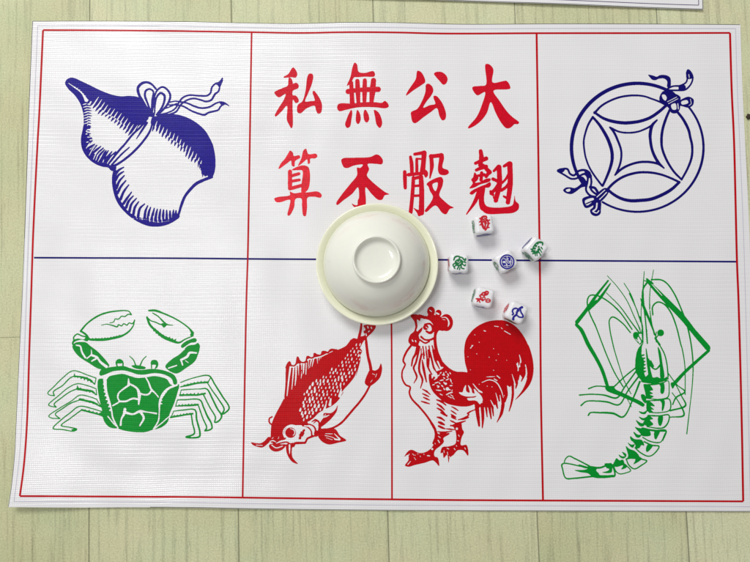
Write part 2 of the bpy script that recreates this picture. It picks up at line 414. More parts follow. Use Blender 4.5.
# ribbons
A.S('@G2 165 338 250 318 300 290 325 250 355 210 400 190 480 193 540 192 565 172 575 132 600 104 630 92 655 62', (8, 10, 11, 11, 11, 12, 10, 8))
A.S('@G2 175 345 270 330 310 310 345 258 392 225 440 214 490 224 530 236 570 226 585 205 600 180 625 160 636 122 655 78', (14, 11, 11, 11, 12, 14, 11, 8))
A.F('@G2 596 108 630 92 658 60 655 92 640 118 628 128 615 112')
A.S('@G2 258 242 300 234 345 240 390 248 440 270 500 286 560 276 610 248 650 240 706 270', (8, 9, 11, 11, 12, 12, 12, 10, 9, 3))
A.S('@G2 248 262 300 262 360 272 420 305 480 328 520 336 550 320 590 310 625 298 642 272 668 256', (8, 10, 12, 14, 12, 11, 9))
A.S('@G2 215 292 262 275 312 252', 8); A.F('@G2 634 242 660 236 706 268 665 258 645 262')
# right body
A.F('@G2 130 352 165 345 230 334 300 332 360 345 420 370 480 410 530 460 565 520 585 562 @G5 352 130 366 200 367 270 352 318 325 332 306 315 292 290 280 255 262 225 235 205 205 175 180 150 150 125 120 105 90 80 60 55 30 35 6 25')
A.comb('@G5 14 30 40 47 80 77 130 112 180 147 230 200 265 230', 15, -8, 22, 12, 1)
A.comb('@G5 10 22 40 40 80 68 130 103 180 140 230 190 265 222 283 250', 15, 8, -24, 7, 0, 0.5)
A.comb('@G5 268 235 285 262 300 305', 5, -2, 20, 7, 1)
A.X('@G5 322 317 300 326', 8)
A.S('@G5 347 320 300 338 260 358 225 392 195 432 175 482 160 530 150 545', (14, 16, 16, 14, 14, 12, 12))
# belly
A.F('@G4 75 70 60 110 55 170 62 230 80 300 110 360 160 420 220 470 290 510 360 533 430 535 500 520 560 490 600 455 588 432 540 462 470 476 400 478 330 470 270 458 215 434 170 394 130 335 100 275 90 200 88 150 92 85')
for q in ('80 120 110 82 150 58', '85 160 110 120 150 92', '92 225 115 170 155 125', '100 265 130 210 168 165', '125 315 150 255 190 200', '148 350 175 310 213 258', '170 380 190 330 227 288', '195 415 212 355 252 308', '228 435 240 380 270 335', '265 455 280 390 318 353', '318 465 325 410 343 367', '345 468 352 420 366 380', '375 472 385 430 396 388', '405 474 412 430 420 395', '435 474 440 430 446 395', '465 472 468 430 470 400', '495 468 495 440 495 403', '522 462 522 430 522 408', '547 456 548 430 550 402', '568 450 570 405'):
    A.S('@G4 '+q, (21, 17, 8))
A.X('@G4 354 450 360 496; 388 450 390 497; 420 450 425 497; 453 450 458 495; 508 440 510 476; 250 440 252 462; 295 450 298 480', (4, 7, 5))
A.X('@G4 200 468 330 478 420 500 520 488', 2.5)
print_on_mat('gourd_print', A, M_BLUE, mat_root)

# ---------------------------------------------------------------- coin
A = Art(554, 68, 708, 218, 5, rag=0.03, seed=4, gain=0.5)
A.arc(637.5, 147.6, 66.0, 64.2, 147, 303, (2.3, 3.1, 3.3, 3.3, 3.2, 2.9, 2.6))
A.arc(637.5, 147.6, 66.0, 64.2, -39, 122, (1.6, 1.9, 2.1, 1.9, 1.8, 1.7, 1.6))
A.S('@K1 295 360 350 305 420 265 500 238 600 228 @K2 112 236 150 249 220 275 270 300', (14, 12, 12, 10, 10, 12))
A.S('@K1 295 355 360 398 430 422 520 434 600 428 @K2 80 420 150 395 220 348 285 290', (14, 20, 22, 20, 20, 18))
A.S('@K1 283 390 250 445 226 515 215 575 @K3 260 20 270 65 295 130 335 195 390 268', (14, 11, 10, 10, 12))
A.S('@K1 283 390 330 445 372 510 400 565 @K3 461 0 466 60 455 120 430 190 395 268', (14, 20, 22, 22, 18, 14))
A.S('@K3 430 295 480 245 540 205 600 182 670 168 @K4 130 266 200 280 260 303 308 326', (14, 13, 13, 12, 11, 11))
A.S('@K3 430 295 480 335 540 366 605 380 @K4 60 440 130 432 200 405 260 370 308 326', (14, 16, 18, 18, 18, 14))
A.S('@K4 322 310 270 255 225 180 200 110 197 50 @K2 245 480 270 400 298 335', (12, 14, 15, 17, 17, 14))
A.S('@K4 322 310 360 240 385 170 388 100 375 40 @K2 440 490 400 410 350 345', (12, 14, 15, 16, 18, 16))
A.S('@K1 412 468 480 500 550 508 620 500 674 480 @K2 150 460 202 413', (12, 10, 11, 10, 12, 8))
A.S('@K1 412 468 442 505 468 560 @K3 532 0 534 55 520 120 487 187', (10, 15, 14, 12, 13, 8))
A.S('@K3 487 187 540 140 600 110 @K4 60 201 120 200 175 212 212 238', (9, 13, 12, 12, 12, 6))
A.S('@K2 202 413 168 450 152 510 @K4 127 60 140 130 175 200 212 238', (8, 16, 18, 16, 15, 16, 7))
A.F('@K2 136 74 175 80 200 88 225 76 275 78 300 95 307 130 300 168 278 165 278 122 255 102 215 104 190 115 165 110 150 94')
A.S('@K2 265 187 320 160 375 155 420 130 430 95 425 62 435 38 455 55 470 90 463 130 440 165 410 187 340 190 268 188', 9)
A.F('@K2 370 150 415 155 412 188 366 188', '@K2 422 60 435 36 464 70 462 102 424 100')
A.X('@K2 440 70 444 95', 5)
A.F('@K2 228 222 250 196 300 200 340 215 378 240 376 275 372 335 345 362 310 358 288 322 250 290 220 262')
A.E('@K2 240 224 260 222 275 245 266 268 246 252', '@K2 308 300 340 288 346 332 320 334')
A.X('@K2 288 290 360 252; @K2 280 276 350 240', 5); A.X('@K2 358 290 362 330', 7)
A.F('@K2 370 272 400 250 440 238 476 258 472 300 440 320 400 312 370 300'); A.E('@K2 384 276 428 264 436 284 390 296')
A.X('@K2 452 255 458 290 440 305', 4)
A.S('@K3 60 152 90 143 130 143 150 178 180 190 210 160 250 150 285 162 305 195', (12, 12, 12, 13, 14, 16))
A.S('@K3 60 160 110 188 160 216 200 212 230 190 260 180 282 205 280 240 270 300 300 340 350 352', (10, 11, 12, 12, 12, 12))
A.F('@K3 50 160 72 138 112 145 95 168', '@K3 265 150 302 165 305 208 280 208 258 175')
A.S('@K3 305 195 310 240 305 290 330 320 365 340', 12)
A.F('@K3 98 302 118 282 155 280 185 285 230 255 245 232 222 205 245 200 278 250 268 272 235 282 190 315 160 330 118 322')
A.E('@K3 118 300 150 291 152 306 130 313'); A.S('@K3 300 278 335 285 362 325', 16)
A.F('@K3 335 352 410 284 442 300 430 335 375 388 345 378'); A.X('@K3 352 352 410 300; @K3 372 370 424 318', 7)
A.F('@K3 243 365 330 345 352 380 330 410 265 434'); A.E('@K3 262 380 325 360 328 374 275 415'); A.S('@K3 272 402 330 378', 6)
A.F('@K3 332 380 378 380 382 440 376 480 345 496 310 482 300 450 322 428'); A.X('@K3 352 400 345 440 322 458', 11); A.X('@K3 322 462 350 472 366 455', 8)
print_on_mat('coin_print', A, M_NAVY, mat_root)

# ---------------------------------------------------------------- crab
A = Art(45, 306, 232, 441, 5, seed=5)
A.S('@C1 145 245 200 180 270 125 340 88 420 65 500 55 560 52 600 60 622 92', (14, 12, 14, 14, 12, 9, 8, 8))
A.S('@C1 148 245 185 268 208 290 225 318 300 325 380 322 460 308 540 285 600 245 640 190 652 138', (16, 16, 16, 18, 24, 20, 18, 14, 9, 5))
A.S('@C1 622 90 590 88 560 108 530 105 500 132 470 130 455 158 420 168', (9, 8, 6)); A.S('@C1 652 145 630 174 600 168 580 188 550 175 530 195 500 185 490 203 440 190 390 180 340 190', (8, 8, 8, 10, 4))
A.S('@C1 80 320 82 300 115 272 160 290 210 298', 10); A.F('@C1 75 330 120 314 180 320 200 285 226 310 208 340 160 325 110 335 75 350'); A.S('@C1 72 365 75 345', 14)
A.F('@C1 78 368 105 350 150 345 195 350 240 385 300 430 350 480 400 540 @C0 278 245 268 258 240 258 200 235 165 212 145 188 140 174')
A.X('@C1 105 376 142 385 158 440 190 492', (12, 16, 18)); A.X('@C1 245 418 247 460 205 500', (7, 12, 12)); A.X('@C1 240 470 300 490 250 525', (10, 20, 12)); A.X('@C0 212 206 232 215 245 232 268 250', (9, 7, 11))
A.S('@C2 130 52 190 52 270 80 360 120 430 160 500 212 545 262', (14, 20, 13, 12, 10, 12, 16)); A.F('@C2 512 235 545 250 545 292 515 285 522 262')
A.S('@C2 112 115 140 185 200 245 270 300 340 330 410 352 470 320 542 290', (16, 18, 20, 28, 28, 16, 9, 8))
A.S('@C2 165 75 215 105 250 140 275 165 300 182 355 190', (8, 9, 14, 12, 4)); A.S('@C2 115 118 150 148 190 160 240 182 300 185', 9); A.F('@C2 248 172 300 182 268 212')
A.F('@C2 430 385 460 350 520 320 560 310 578 325 570 345 520 355 440 402'); A.F('@C2 466 412 500 380 560 370 590 355 608 385 600 412 570 400 530 415 480 428')
A.F('@C0 615 180 610 205 598 230 565 255 530 275 498 262 488 248 512 222 540 204 560 186 585 176')
A.X('@C2 575 448 510 448 490 480 430 515', (14, 22, 24, 20)); A.X('@C2 430 510 445 560', 14); A.X('@C2 470 520 500 540', 7); A.X('@C0 500 255 530 245', 5)
A.S('@C4 190 78 185 48 205 32 228 45 232 78', 8); A.F('@C4 182 58 188 34 212 28 232 46 222 58 198 60')
A.F('@C4 426 62 433 38 465 36 480 60 470 90 455 96 462 70 440 68'); A.S('@C4 432 62 432 92', 6)
A.S('@C4 278 8 305 35 322 78', (4, 8)); A.S('@C4 395 8 370 35 350 78', (4, 8)); A.F('@C4 290 75 340 72 392 88 385 98 320 95')
A.F('@C4 65 135 75 105 120 90 180 80 240 78 290 95 350 105 420 98 480 100 540 115 590 140 612 185 605 208 588 205 575 170 540 145 490 130 440 128 380 138 330 135 280 118 230 108 160 115 110 135 75 145')
A.F('@C4 60 170 95 165 115 172 135 150 180 138 230 132 290 150 330 160 400 155 450 148 500 155 540 170 565 205 600 218 625 215 615 260 590 340 560 410 545 470 500 508 440 525 380 542 300 540 240 530 180 510 130 490 100 440 80 370 60 280 52 210')
A.X('@C4 104 172 112 250 132 320 150 380 160 440 195 512', (24, 18, 16, 9, 11, 12))
A.comb('@C4 98 190 108 270 130 340 146 400', 8, -9, 2, 14, 0); A.X('@C4 605 212 550 235 510 280 490 330 486 400 480 460 445 520', (12, 16, 20, 15, 8, 10, 9))
A.comb('@C4 530 250 500 300 492 350', 5, 12, 3, 12, 0)
A.X('@C4 270 165 272 205', (6, 20)); A.X('@C4 275 210 225 245 200 270 195 300 205 325 160 355', (14, 10, 12, 10, 10)); A.X('@C4 205 325 250 325 300 305 340 310', 13)
A.X('@C4 285 205 330 235 345 275 342 345', (12, 15, 24, 10)); A.X('@C4 345 268 380 278 410 275 435 245', 12)
A.X('@C4 390 155 410 190 430 240 460 270 480 295', (9, 10, 14, 9, 8)); A.X('@C4 245 380 240 410 220 450 215 490', (20, 18, 11, 14))
A.X('@C4 240 400 300 415 350 395 400 400 465 410', (20, 12, 18, 8, 12)); A.X('@C4 355 400 377 440 350 495', (18, 16, 10)); A.X('@C4 125 430 190 512', 8); A.X('@C4 562 425 500 480 445 522', 8)
A.S('@C3 450 105 380 80 265 46 180 105 110 175 62 225 75 240 115 246', 6); A.S('@C3 115 246 108 215 180 165 240 105 275 88', 7); A.S('@C3 275 90 340 98 400 120 440 155', (10, 13, 16, 6)); A.S('@C3 450 105 440 155', 5); A.S('@C3 275 70 280 95; 378 98 385 118', (4, 9))
A.S('@C3 450 190 380 165 300 150 230 180 150 245 68 320 85 330 130 338', 6); A.S('@C3 130 338 113 315 170 265 240 215 300 190', 7); A.S('@C3 300 190 360 202 420 212 450 240', (18, 16, 14, 6)); A.S('@C3 450 190 455 238', 5); A.S('@C3 300 165 305 195', (4, 14))
A.S('@C3 455 275 400 255 320 242 250 290 160 345 70 410 90 425 160 430', 6); A.S('@C3 160 430 123 395 180 350 250 305 320 280', 7); A.S('@C3 320 275 370 287 430 302 490 337', (16, 14, 16, 6)); A.S('@C3 455 275 490 335', 5)
A.S('@C3 500 375 420 350 315 332 240 385 170 440 105 508 180 518 275 530 295 515 240 500 170 485 240 430 300 385 335 360', 7); A.S('@C3 335 360 400 377 470 395 520 412', 12); A.F('@C3 498 378 530 400 560 450 620 505 560 500 520 460 500 415 470 392')
A.F('@C3 250 518 295 514 280 532')
A.S('@C5 165 100 230 75 300 55 370 42 400 50 440 115 500 210 555 305 520 345 500 352 515 315 470 235 420 165 385 110', (6, 6, 8, 9, 11, 10, 11, 10, 8, 7)); A.S('@C5 165 135 230 120 300 105 385 98', (8, 14, 12, 14)); A.S('@C5 385 98 405 65', 6)
A.S('@C5 170 160 240 155 320 152 375 152 420 230 460 310 495 370 470 410 440 420 445 380 400 300 360 220 350 200', (6, 6, 11, 12, 11, 9, 8, 8)); A.S('@C5 160 202 230 200 300 200 362 188', 13); A.S('@C5 170 160 160 202', 5)
A.S('@C5 140 240 200 238 320 240 350 300 380 370 412 430 415 470 360 487 375 465 345 390 310 290', (6, 8, 11, 13, 11, 10, 9, 8)); A.S('@C5 125 290 200 285 260 282 305 278', (6, 14, 14)); A.S('@C5 140 240 125 290', 5)
A.S('@C5 110 330 180 322 280 320 295 400 320 500 315 535 210 538 275 510 262 430 250 350', (6, 8, 11, 13, 12, 12, 9, 9)); A.S('@C5 85 380 150 368 210 358 262 350', 12); A.S('@C5 110 330 90 378', 5)
A.disc(148, 120, 6, view='C5'); A.comb('@C2 170 225 240 285 310 320 385 338', 8, 14, -16, 16, 1); A.comb('@C1 240 318 330 318 440 305 520 285', 10, 8, -10, 10, 1)
A.comb('@C5 180 128 300 100 370 98', 7, 3, -8, 9, 1); A.comb('@C5 170 198 350 190', 6, 3, -9, 9, 1); A.comb('@C5 140 285 290 278', 6, 3, -9, 9, 1); A.comb('@C5 100 372 250 350', 6, 3, -9, 9, 1)
A.comb('@C3 290 92 425 138', 5, 5, -10, 9, 1); A.comb('@C3 310 190 440 225', 5, 5, -10, 9, 1); A.comb('@C3 330 275 470 320', 5, 5, -10, 9, 1); A.comb('@C3 345 360 500 400', 5, 5, -10, 9, 1)
print_on_mat('crab_print', A, M_GREEN, mat_root)

# ---------------------------------------------------------------- fish
A = Art(248, 318, 386, 468, 5, seed=6)
A.F('@F3 205 335 212 240 240 165 280 90 318 20 @F1 62 562 75 400 82 230 95 200 118 170 135 205 165 210 185 190 200 122 225 165 255 178 285 165 298 116 340 130 362 120 372 86 400 100 440 100 455 68 480 66 510 75 540 45 600 50 @F5 345 60 370 45 400 5 @F2 110 212 150 185 177 190 200 175 240 160 228 132 245 118 228 85 328 85 310 128 262 175 225 218 205 265 218 290 205 320 206 350 190 420 165 500 @F5 462 220 440 290 400 345 350 400 318 450 @F4 392 90 350 160 300 205 240 235 190 265 150 305 112 335 110 360 62 362 0 362 @F3 420 245 370 240 320 280 315 320 328 352 280 368 240 388 200 372')
A.S('@F3 217 175 196 188 196 220 212 236', 10)
A.disc(366, 302, 43, 42, view='F3'); A.X('@F3 362 268 392 280 400 305 385 325', (5, 9, 5)); A.X('@F3 318 340 306 300 325 262 370 240 415 250', 8)
A.F('@F3 48 380 90 386 130 385 160 365 190 335 216 352 185 388 140 420 95 414 60 398'); A.X('@F3 90 402 140 404', 5)
A.F('@F3 193 402 230 388 290 395 330 398 300 438 245 454 205 436'); A.X('@F3 215 402 250 424 300 410', 8); A.X('@F3 200 372 225 366 250 378', (6, 9, 4)); A.X('@F3 215 350 230 340; @F3 265 352 272 335', 4)
A.S('@F3 260 392 300 382 335 378 375 398 410 384 482 384', (8, 9, 11, 13, 14)); A.F('@F3 360 390 405 385 392 418 370 412')
A.F('@F3 333 395 382 395 376 440 382 500 425 552 380 537 345 490 330 440'); A.X('@F3 357 402 358 472', (14, 12, 4))
A.S('@F3 470 285 442 350', (14, 6)); A.S('@F3 440 318 446 350', 10)
A.S('@F4 0 508 40 506 80 502 100 470 150 448 190 425', (16, 14, 13, 15, 18)); A.S('@F4 60 365 105 380 130 410 135 448', 9); A.S('@F4 108 352 148 370 165 400 158 440', (8, 10, 16))
A.X('@F4 75 368 118 376 145 405 150 440', 7)
A.S('@F4 75 402 52 440', (12, 10)); A.S('@F4 50 415 35 470', (6, 12)); A.S('@F4 72 425 60 450', 6)
A.S('@F4 225 398 300 385 370 345 430 280 485 215 @F5 460 520 520 440 566 355', (10, 14, 16, 15, 15, 13))
A.S('@F2 246 168 252 230 265 330 282 400 290 455', (12, 20, 20, 22, 24))
A.F('@F2 285 438 320 446 350 428 368 388 378 425 362 500 312 552 272 572 240 548 258 480')
A.X('@F2 300 470 320 480; 335 470 325 500; 300 520 285 540', 4)
A.F('@F4 200 345 228 300 230 268 290 264 325 235 342 202 335 250 300 300 245 352 205 376'); A.X('@F4 238 298 276 280', (8, 10, 4)); A.X('@F4 245 275 232 300', 6)
A.F('@F4 195 398 250 388 325 395 360 445 412 484 350 502 270 517 215 492 186 450'); A.X('@F4 315 430 340 455 360 478 320 475', (4, 12, 12)); A.X('@F4 244 430 300 432', 5); A.X('@F4 240 445 290 456 322 470', 5); A.X('@F4 250 462 300 480', 4)
A.F('@F4 182 360 205 365 202 435 160 455 172 410'); A.S('@F4 108 350 150 330 190 300', 6); A.X('@F4 110 340 150 345 178 370 178 400', (18, 22, 12)); A.X('@F4 160 325 205 282 216 275', (6, 16, 10)); A.S('@F4 165 320 190 335 195 355', (14, 10))
A.S('@F4 135 335 158 318; @F4 150 345 170 330', 5)
A.S('@F2 212 66 208 110 192 185', (13, 16, 22))
A.X('@F2 262 92 266 104; @F2 290 98 294 108; @F2 268 135 276 128; @F2 248 150 252 165', 9)
for q, w in (('126 228 108 370 92 518', (18, 15, 10)), ('160 228 152 330 140 455', (15, 12, 5)), ('186 222 182 330 174 412', (16, 14, 8)), ('208 195 212 310', (14, 4)), ('238 190 246 250 235 345', (10, 14, 4)), ('264 190 258 290', (20, 10)), ('290 185 284 300', (10, 8)), ('312 150 310 245', (9, 3)), ('340 150 322 235', (14, 4)), ('365 138 348 220', (14, 6)), ('400 128 405 190', (10, 4)), ('425 118 418 165', (8, 3)), ('445 108 435 145', (6, 3))):
    A.X('@F1 '+q, w)
A.X('@F1 122 222 160 224 200 200 250 190 310 148 370 134 440 117 500 90 560 62', (10, 14, 14, 12, 14, 12, 10, 5))
A.S('@F1 82 232 95 198 118 172 135 207 165 212 185 192 200 124 225 167 255 180 285 167 300 118 340 132 365 122 372 88 400 102 440 102 455 70 480 68 510 77 540 47 600 52', (12, 15))
A.S('@F1 225 190 224 300; @F1 140 240 128 420; @F1 172 235 164 380; @F1 250 200 248 290', (7, 9))
# scales: drops in staggered rows
rs = np.random.RandomState(8)
reg = A.pts('@F0 184 322 190 295 205 268 235 240 270 215 310 185 350 150 375 112 396 112 398 150 386 185 366 225 332 270 300 300 272 330 240 352 215 378 196 372')
def inside(p, R):
    c = False
    for i in range(len(R)):
        (x0, y0), (x1, y1) = R[i-1], R[i]
        if (y0 > p[1]) != (y1 > p[1]) and p[0] < x0+(p[1]-y0)*(x1-x0)/(y1-y0): c = not c
    return c
ax = np.array([0.62, -0.78]); bx = np.array([0.80, 0.60])
for i in range(-30, 40):
    for j in range(-30, 30):
        p = np.array([320., 380.])+ax*(i+0.5*(j % 2))*4.6+bx*j*3.0+rs.uniform(-.6, .6, 2)
        if not inside(p, reg): continue
        q = (p[0]-300)/60; g = (1.2-0.35*max(min(q, 1), 0))*rs.uniform(0.6, 1.18)
        if min(np.hypot(*(reg-p).T)) < 1.6 and rs.rand() < .6: continue
        d = np.array([0.22, -0.97])*1.25*g
        A._stroke(np.array([p-d, p+d*0.3, p+d]), np.array([1.7, 1.45, 0.6])*g*rs.uniform(.75, 1.1), 0)
A.X('@F4 285 150 280 200; @F4 370 70 368 110; @F4 250 190 235 240', (8, 20)); A.X('@F5 330 390 318 450; @F5 250 470 240 520', (6, 22))
A.X('@F2 190 320 210 330; @F2 185 285 210 292', 6)
print_on_mat('fish_print', A, M_DRED, mat_root)

# ---------------------------------------------------------------- rooster
A = Art(398, 302, 536, 470, 5, seed=7)
A.F('@R1 252 158 262 125 300 125 340 135 385 155 395 266 355 264 330 300 316 260 312 215 285 170')
A.disc(286, 98, 34, 42, view='R1'); A.disc(350, 114, 27, 31, view='R1'); A.disc(418, 195, 58, 74, view='R1')
A.S('@R1 185 135 240 152 285 168 318 210 326 260 320 330 325 400 342 470 382 562', (20, 22, 28, 26, 22, 24, 28, 32))
A.X('@R1 274 88 290 100', 7); A.X('@R1 332 112 352 122', 13); A.X('@R1 378 152 410 150 432 170 440 205 432 228', (6, 8, 10, 14, 6)); A.X('@R1 385 168 410 172', 4)
A.F('@R1 108 132 160 124 200 140 245 138 262 152 230 165 198 158 190 182 165 168 168 230 155 262 143 190')
A.F('@R1 150 240 165 272 185 255 212 235 205 268 180 302 188 352 160 402 120 396 90 360 103 305 140 268')
A.X('@R1 122 345 130 358; @R1 150 350 155 362', 9)
A.S('@R1 232 210 275 206 298 230 300 268 275 284 245 270', (12, 16, 20, 22, 14)); A.disc(240, 236, 24, view='R1'); A.X('@R1 240 232 262 250', 5)
A.S('@R1 200 318 230 342 275 345 315 328', (16, 12, 14, 18)); A.S('@R1 190 345 235 372 270 358', 12)
A.S('@R1 112 395 72 450 45 520 @R2 40 85 50 100 30 150 30 200 55 245 85 260 80 300 95 340 150 400 200 460 240 520 262 562 @R4 310 70 345 130 355 200 335 262', (18, 16, 12, 14, 14, 16, 18, 20, 24))
for q, w in (('@R1 170 392 150 470 @R2 105 60 95 112', (14, 14, 8)), ('@R1 185 405 172 470 @R2 125 90 110 125 132 190 112 232', (14, 12, 12, 12, 4)), ('@R2 165 30 150 100 150 150 172 210 158 268', (12, 13, 14, 12, 4)), ('@R2 178 20 182 60', 8), ('@R2 170 70 180 130 200 224', (6, 18, 8)), ('@R2 198 10 205 60 208 110 225 150 240 172', (9, 10, 12, 9, 4)), ('@R2 212 0 218 60 216 120', (8, 8, 4)), ('@R2 225 15 238 70 252 125 272 158', (10, 12, 12, 4)), ('@R2 245 0 262 70 292 132', (10, 13, 5)), ('@R2 262 0 285 60 335 120 380 152 425 166', (14, 22, 22, 20, 20)), ('@R1 215 402 228 480', 9), ('@R1 240 402 252 490', 8), ('@R1 268 398 282 495', 9), ('@R1 295 395 312 450 336 520', (8, 12, 12)), ('@R1 200 420 202 500', 7)):
    A.S(q, w)
A.F('@R3 33 112 48 112 56 150 72 130 90 150 100 120 92 95 130 75 160 55 190 62 235 90 290 98 335 106 420 140 562 150 562 360 470 335 420 340 380 362 320 374 240 366 170 346 110 302 62 252 36 190')
A.E('@R3 272 258 300 258 312 225 328 200 332 250 358 262 352 225 345 200 372 232 380 262 398 268 392 230 420 255 456 295 462 330 440 340 400 324 350 324 338 308 400 300 415 288 385 292 330 292 285 275')
A.S('@R3 338 318 400 314 425 300', 5); A.X('@R3 320 300 370 306 420 296; @R3 335 322 400 318 450 325', 6)
for q in ('60 200 76 196', '112 180 122 192', '150 176 156 188', '192 236 204 240', '100 220 112 216', '150 225 158 240', '176 130 184 140', '222 222 236 214', '252 232 262 222', '120 108 132 98', '165 92 172 100', '198 100 206 112', '300 140 306 152', '72 158 100 140', '100 132 118 116', '138 118 160 122', '168 162 192 150', '202 150 212 178', '236 152 238 180', '198 206 222 205', '88 240 132 246', '78 186 108 176', '130 200 146 216', '118 166 150 158', '240 190 262 185', '214 248 232 230', '278 215 268 250', '150 100 152 118', '182 108 190 128', '215 185 235 200', '148 140 160 150', '95 205 115 212', '260 150 252 172'):
    A.X('@R3 '+q, (5, 10, 5))
A.disc(166, 190, 10, view='R3', val=0); A.disc(180, 232, 14, view='R3', val=0)
A.S('@R3 290 190 292 225 286 255; @R3 318 190 322 225 318 252; @R3 350 195 362 230 366 262; @R3 378 200 395 240 402 266', (14, 11, 4))
A.X('@R3 172 278 205 262 245 258 268 268', (8, 11, 8)); A.X('@R3 185 288 212 304; @R3 205 278 238 302; @R3 235 272 262 292; @R3 120 272 140 282; @R3 220 300 250 325', 6)
# tail
A.F('@R5 75 392 62 325 58 240 72 178 118 118 180 80 240 65 310 66 370 95 420 150 455 215 475 290 470 400 430 430 400 400 385 470 360 440 345 480 320 470 300 562 120 562 0 562 0 395 40 385')
A.F('@R5 455 215 484 300 490 385 472 455 430 512 375 562 420 500 446 440 455 380 445 300')
A.F('@R5 -30 420 0 395 40 386 80 392 120 430 40 460')
A.E('@R6 452 30 466 95 456 150 426 210 392 262 362 294 346 300 340 240 346 200 352 190 376 214 386 190 388 120 396 70 404 40 412 90 410 125 424 162 440 130 446 90')
A.X('@R5 402 280 410 320 396 378', (4, 8, 9)); A.X('@R5 385 335 398 375', 5)
A.E('@R6 300 195 318 218 335 215 340 265 318 310 300 290 285 230 280 190')
A.S('@R6 395 90 392 150 380 214; @R6 410 60 405 110 400 150', (12, 10, 3))
A.S('@R6 355 150 358 260 346 330 330 384', (20, 16, 12, 5)); A.S('@R6 442 55 442 110 422 160', (22, 18, 5)); A.S('@R6 422 30 425 80 418 105', (18, 14, 5)); A.S('@R6 380 130 388 170 380 212', (18, 18, 6)); A.S('@R6 355 120 362 165', 18)
A.X('@R6 352 105 366 150 376 185', (3, 7, 10)); A.X('@R6 290 140 305 180 322 230', (4, 8, 12)); A.X('@R6 395 20 398 75', 6)
A.F('@R6 0 100 300 100 302 230 275 290 235 315 205 330 180 352 130 352 80 348 70 325 130 330 110 270 60 200 0 190')
A.X('@R6 60 178 100 225 128 238', (6, 10, 4)); A.X('@R6 100 235 130 245', 5)
A.E('@R3 272 258 300 258 312 225 328 200 332 250 358 262 352 225 345 200 372 232 380 262 398 268 392 230 420 255 456 295 462 330 440 340 400 324 350 324 338 308 400 300 415 288 385 292 330 292 285 275')
A.S('@R6 272 250 284 320 272 400 240 465', (30, 26, 20, 4)); A.S('@R6 300 190 308 260 300 312', (26, 26, 8))
for q, w in (('90 335 95 400 106 492', (34, 28, 14)), ('128 334 134 430 130 508', (24, 20, 6)), ('155 330 166 426', (20, 5)), ('178 320 196 440', (26, 7)), ('200 310 213 418', (22, 6)), ('225 290 244 362', (26, 7))):
    A.S('@R6 '+q, w)
A.X('@R6 230 245 248 310 256 345; @R6 262 262 270 330; @R6 108 360 116 440; @R6 192 300 215 345; @R6 240 285 250 318', (4, 8, 7)); A.S('@R6 244 250 256 310', 4)
A.X('@R5 195 418 250 415', (3, 6, 3)); A.X('@R5 168 452 215 436 258 452 288 500 302 548', (4, 6, 7, 6, 3)); A.X('@R5 262 410 280 425; @R5 245 430 262 440', 6)
for q in ('200 474', '230 478', '184 130', '123 154', '104 220', '240 240', '212 293', '270 275', '240 375', '150 200', '98 235', '80 290', '135 272', '150 462', '256 312', '95 372', '322 312'):
    A.S('@R5 '+q+' '+' '.join(str(float(t)+2.5) for t in q.split()), 4.2 if q[0] in '12' else 3.5, 0.0)
A.X('@R5 308 130 346 152; @R5 180 128 192 132; @R5 96 238 112 220', 5); A.X('@R5 245 100 272 104; @R5 288 110 296 118; @R5 320 92 332 95', 4)
# flank
for q in ('@R2 172 275 200 290 226 312', '@R2 172 306 218 328', '@R2 178 332 222 352', '@R2 163 360 222 378'): A.S(q, (5, 12, 5))
for q in ('@R2 272 350 305 362 337 388', '@R2 275 378 300 395 326 420', '@R2 275 408 305 425 342 465', '@R2 300 440 345 462', '@R2 275 472 300 478 327 496', '@R2 283 508 327 526', '@R2 283 535 330 553'): A.S(q, (7, 15, 7))
for q in ('@R3 213 374 240 388 267 406', '@R3 208 405 252 434', '@R3 208 435 250 460', '@R3 212 455 248 475', '@R3 202 485 240 504', '@R3 402 398 355 420 345 440', '@R3 355 440 320 462 268 480', '@R3 352 460 300 478', '@R3 325 488 270 505 205 530', '@R3 352 420 338 430'): A.S(q, (5, 11, 5))
for q in ('@R4 378 62 402 68 432 84', '@R4 378 98 400 108 436 130', '@R4 500 5 540 22', '@R4 498 18 546 40', '@R4 490 52 540 74', '@R4 490 95 540 108', '@R4 450 128 530 138', '@R4 370 155 440 160 505 150', '@R4 660 18 620 36 566 42', '@R4 632 56 600 66 550 86', '@R4 445 180 480 172'): A.S(q, (6, 13, 6))
A.F('@R4 350 150 372 165 420 165 480 178 425 216 430 250 392 292 352 325 338 358 345 388 372 398 384 478 352 442 325 425 250 447 160 467 100 484 65 472 98 420 92 372 60 390 98 335 130 325 200 355 260 345 310 310 338 262')
A.X('@R4 82 398 108 362', (10, 5)); A.X('@R4 92 462 118 432', (9, 5)); A.X('@R4 375 235 388 258', 9); A.X('@R4 378 198 396 212; @R4 372 168 388 176', 7); A.disc(320, 318, 10, view='R4', val=0); A.X('@R4 275 380 295 382', 10)
A.X('@R4 135 362 152 378; @R4 205 382 212 392; @R4 180 362 190 366; @R4 240 362 246 372; @R4 345 262 350 272', 5); A.X('@R4 150 395 168 420; @R4 160 372 164 382', 4)
A.F('@R4 535 75 590 72 602 130 618 160 596 210 590 282 642 280 656 382 612 332 560 330 520 372 484 402 473 448 460 372 428 402 418 352 400 358 414 302 480 292 535 270 546 220 538 150 520 108')
A.disc(551, 128, 11, 12, view='R4', val=0); A.X('@R4 566 186 574 200; @R4 525 312 536 326; @R4 555 240 568 242; @R4 625 305 632 320; @R4 545 285 550 292; @R4 460 310 475 318', 7); A.X('@R4 430 330 432 352; @R4 462 345 466 372; @R4 480 385 484 400', 6)
print_on_mat('rooster_print', A, M_DRED, mat_root)

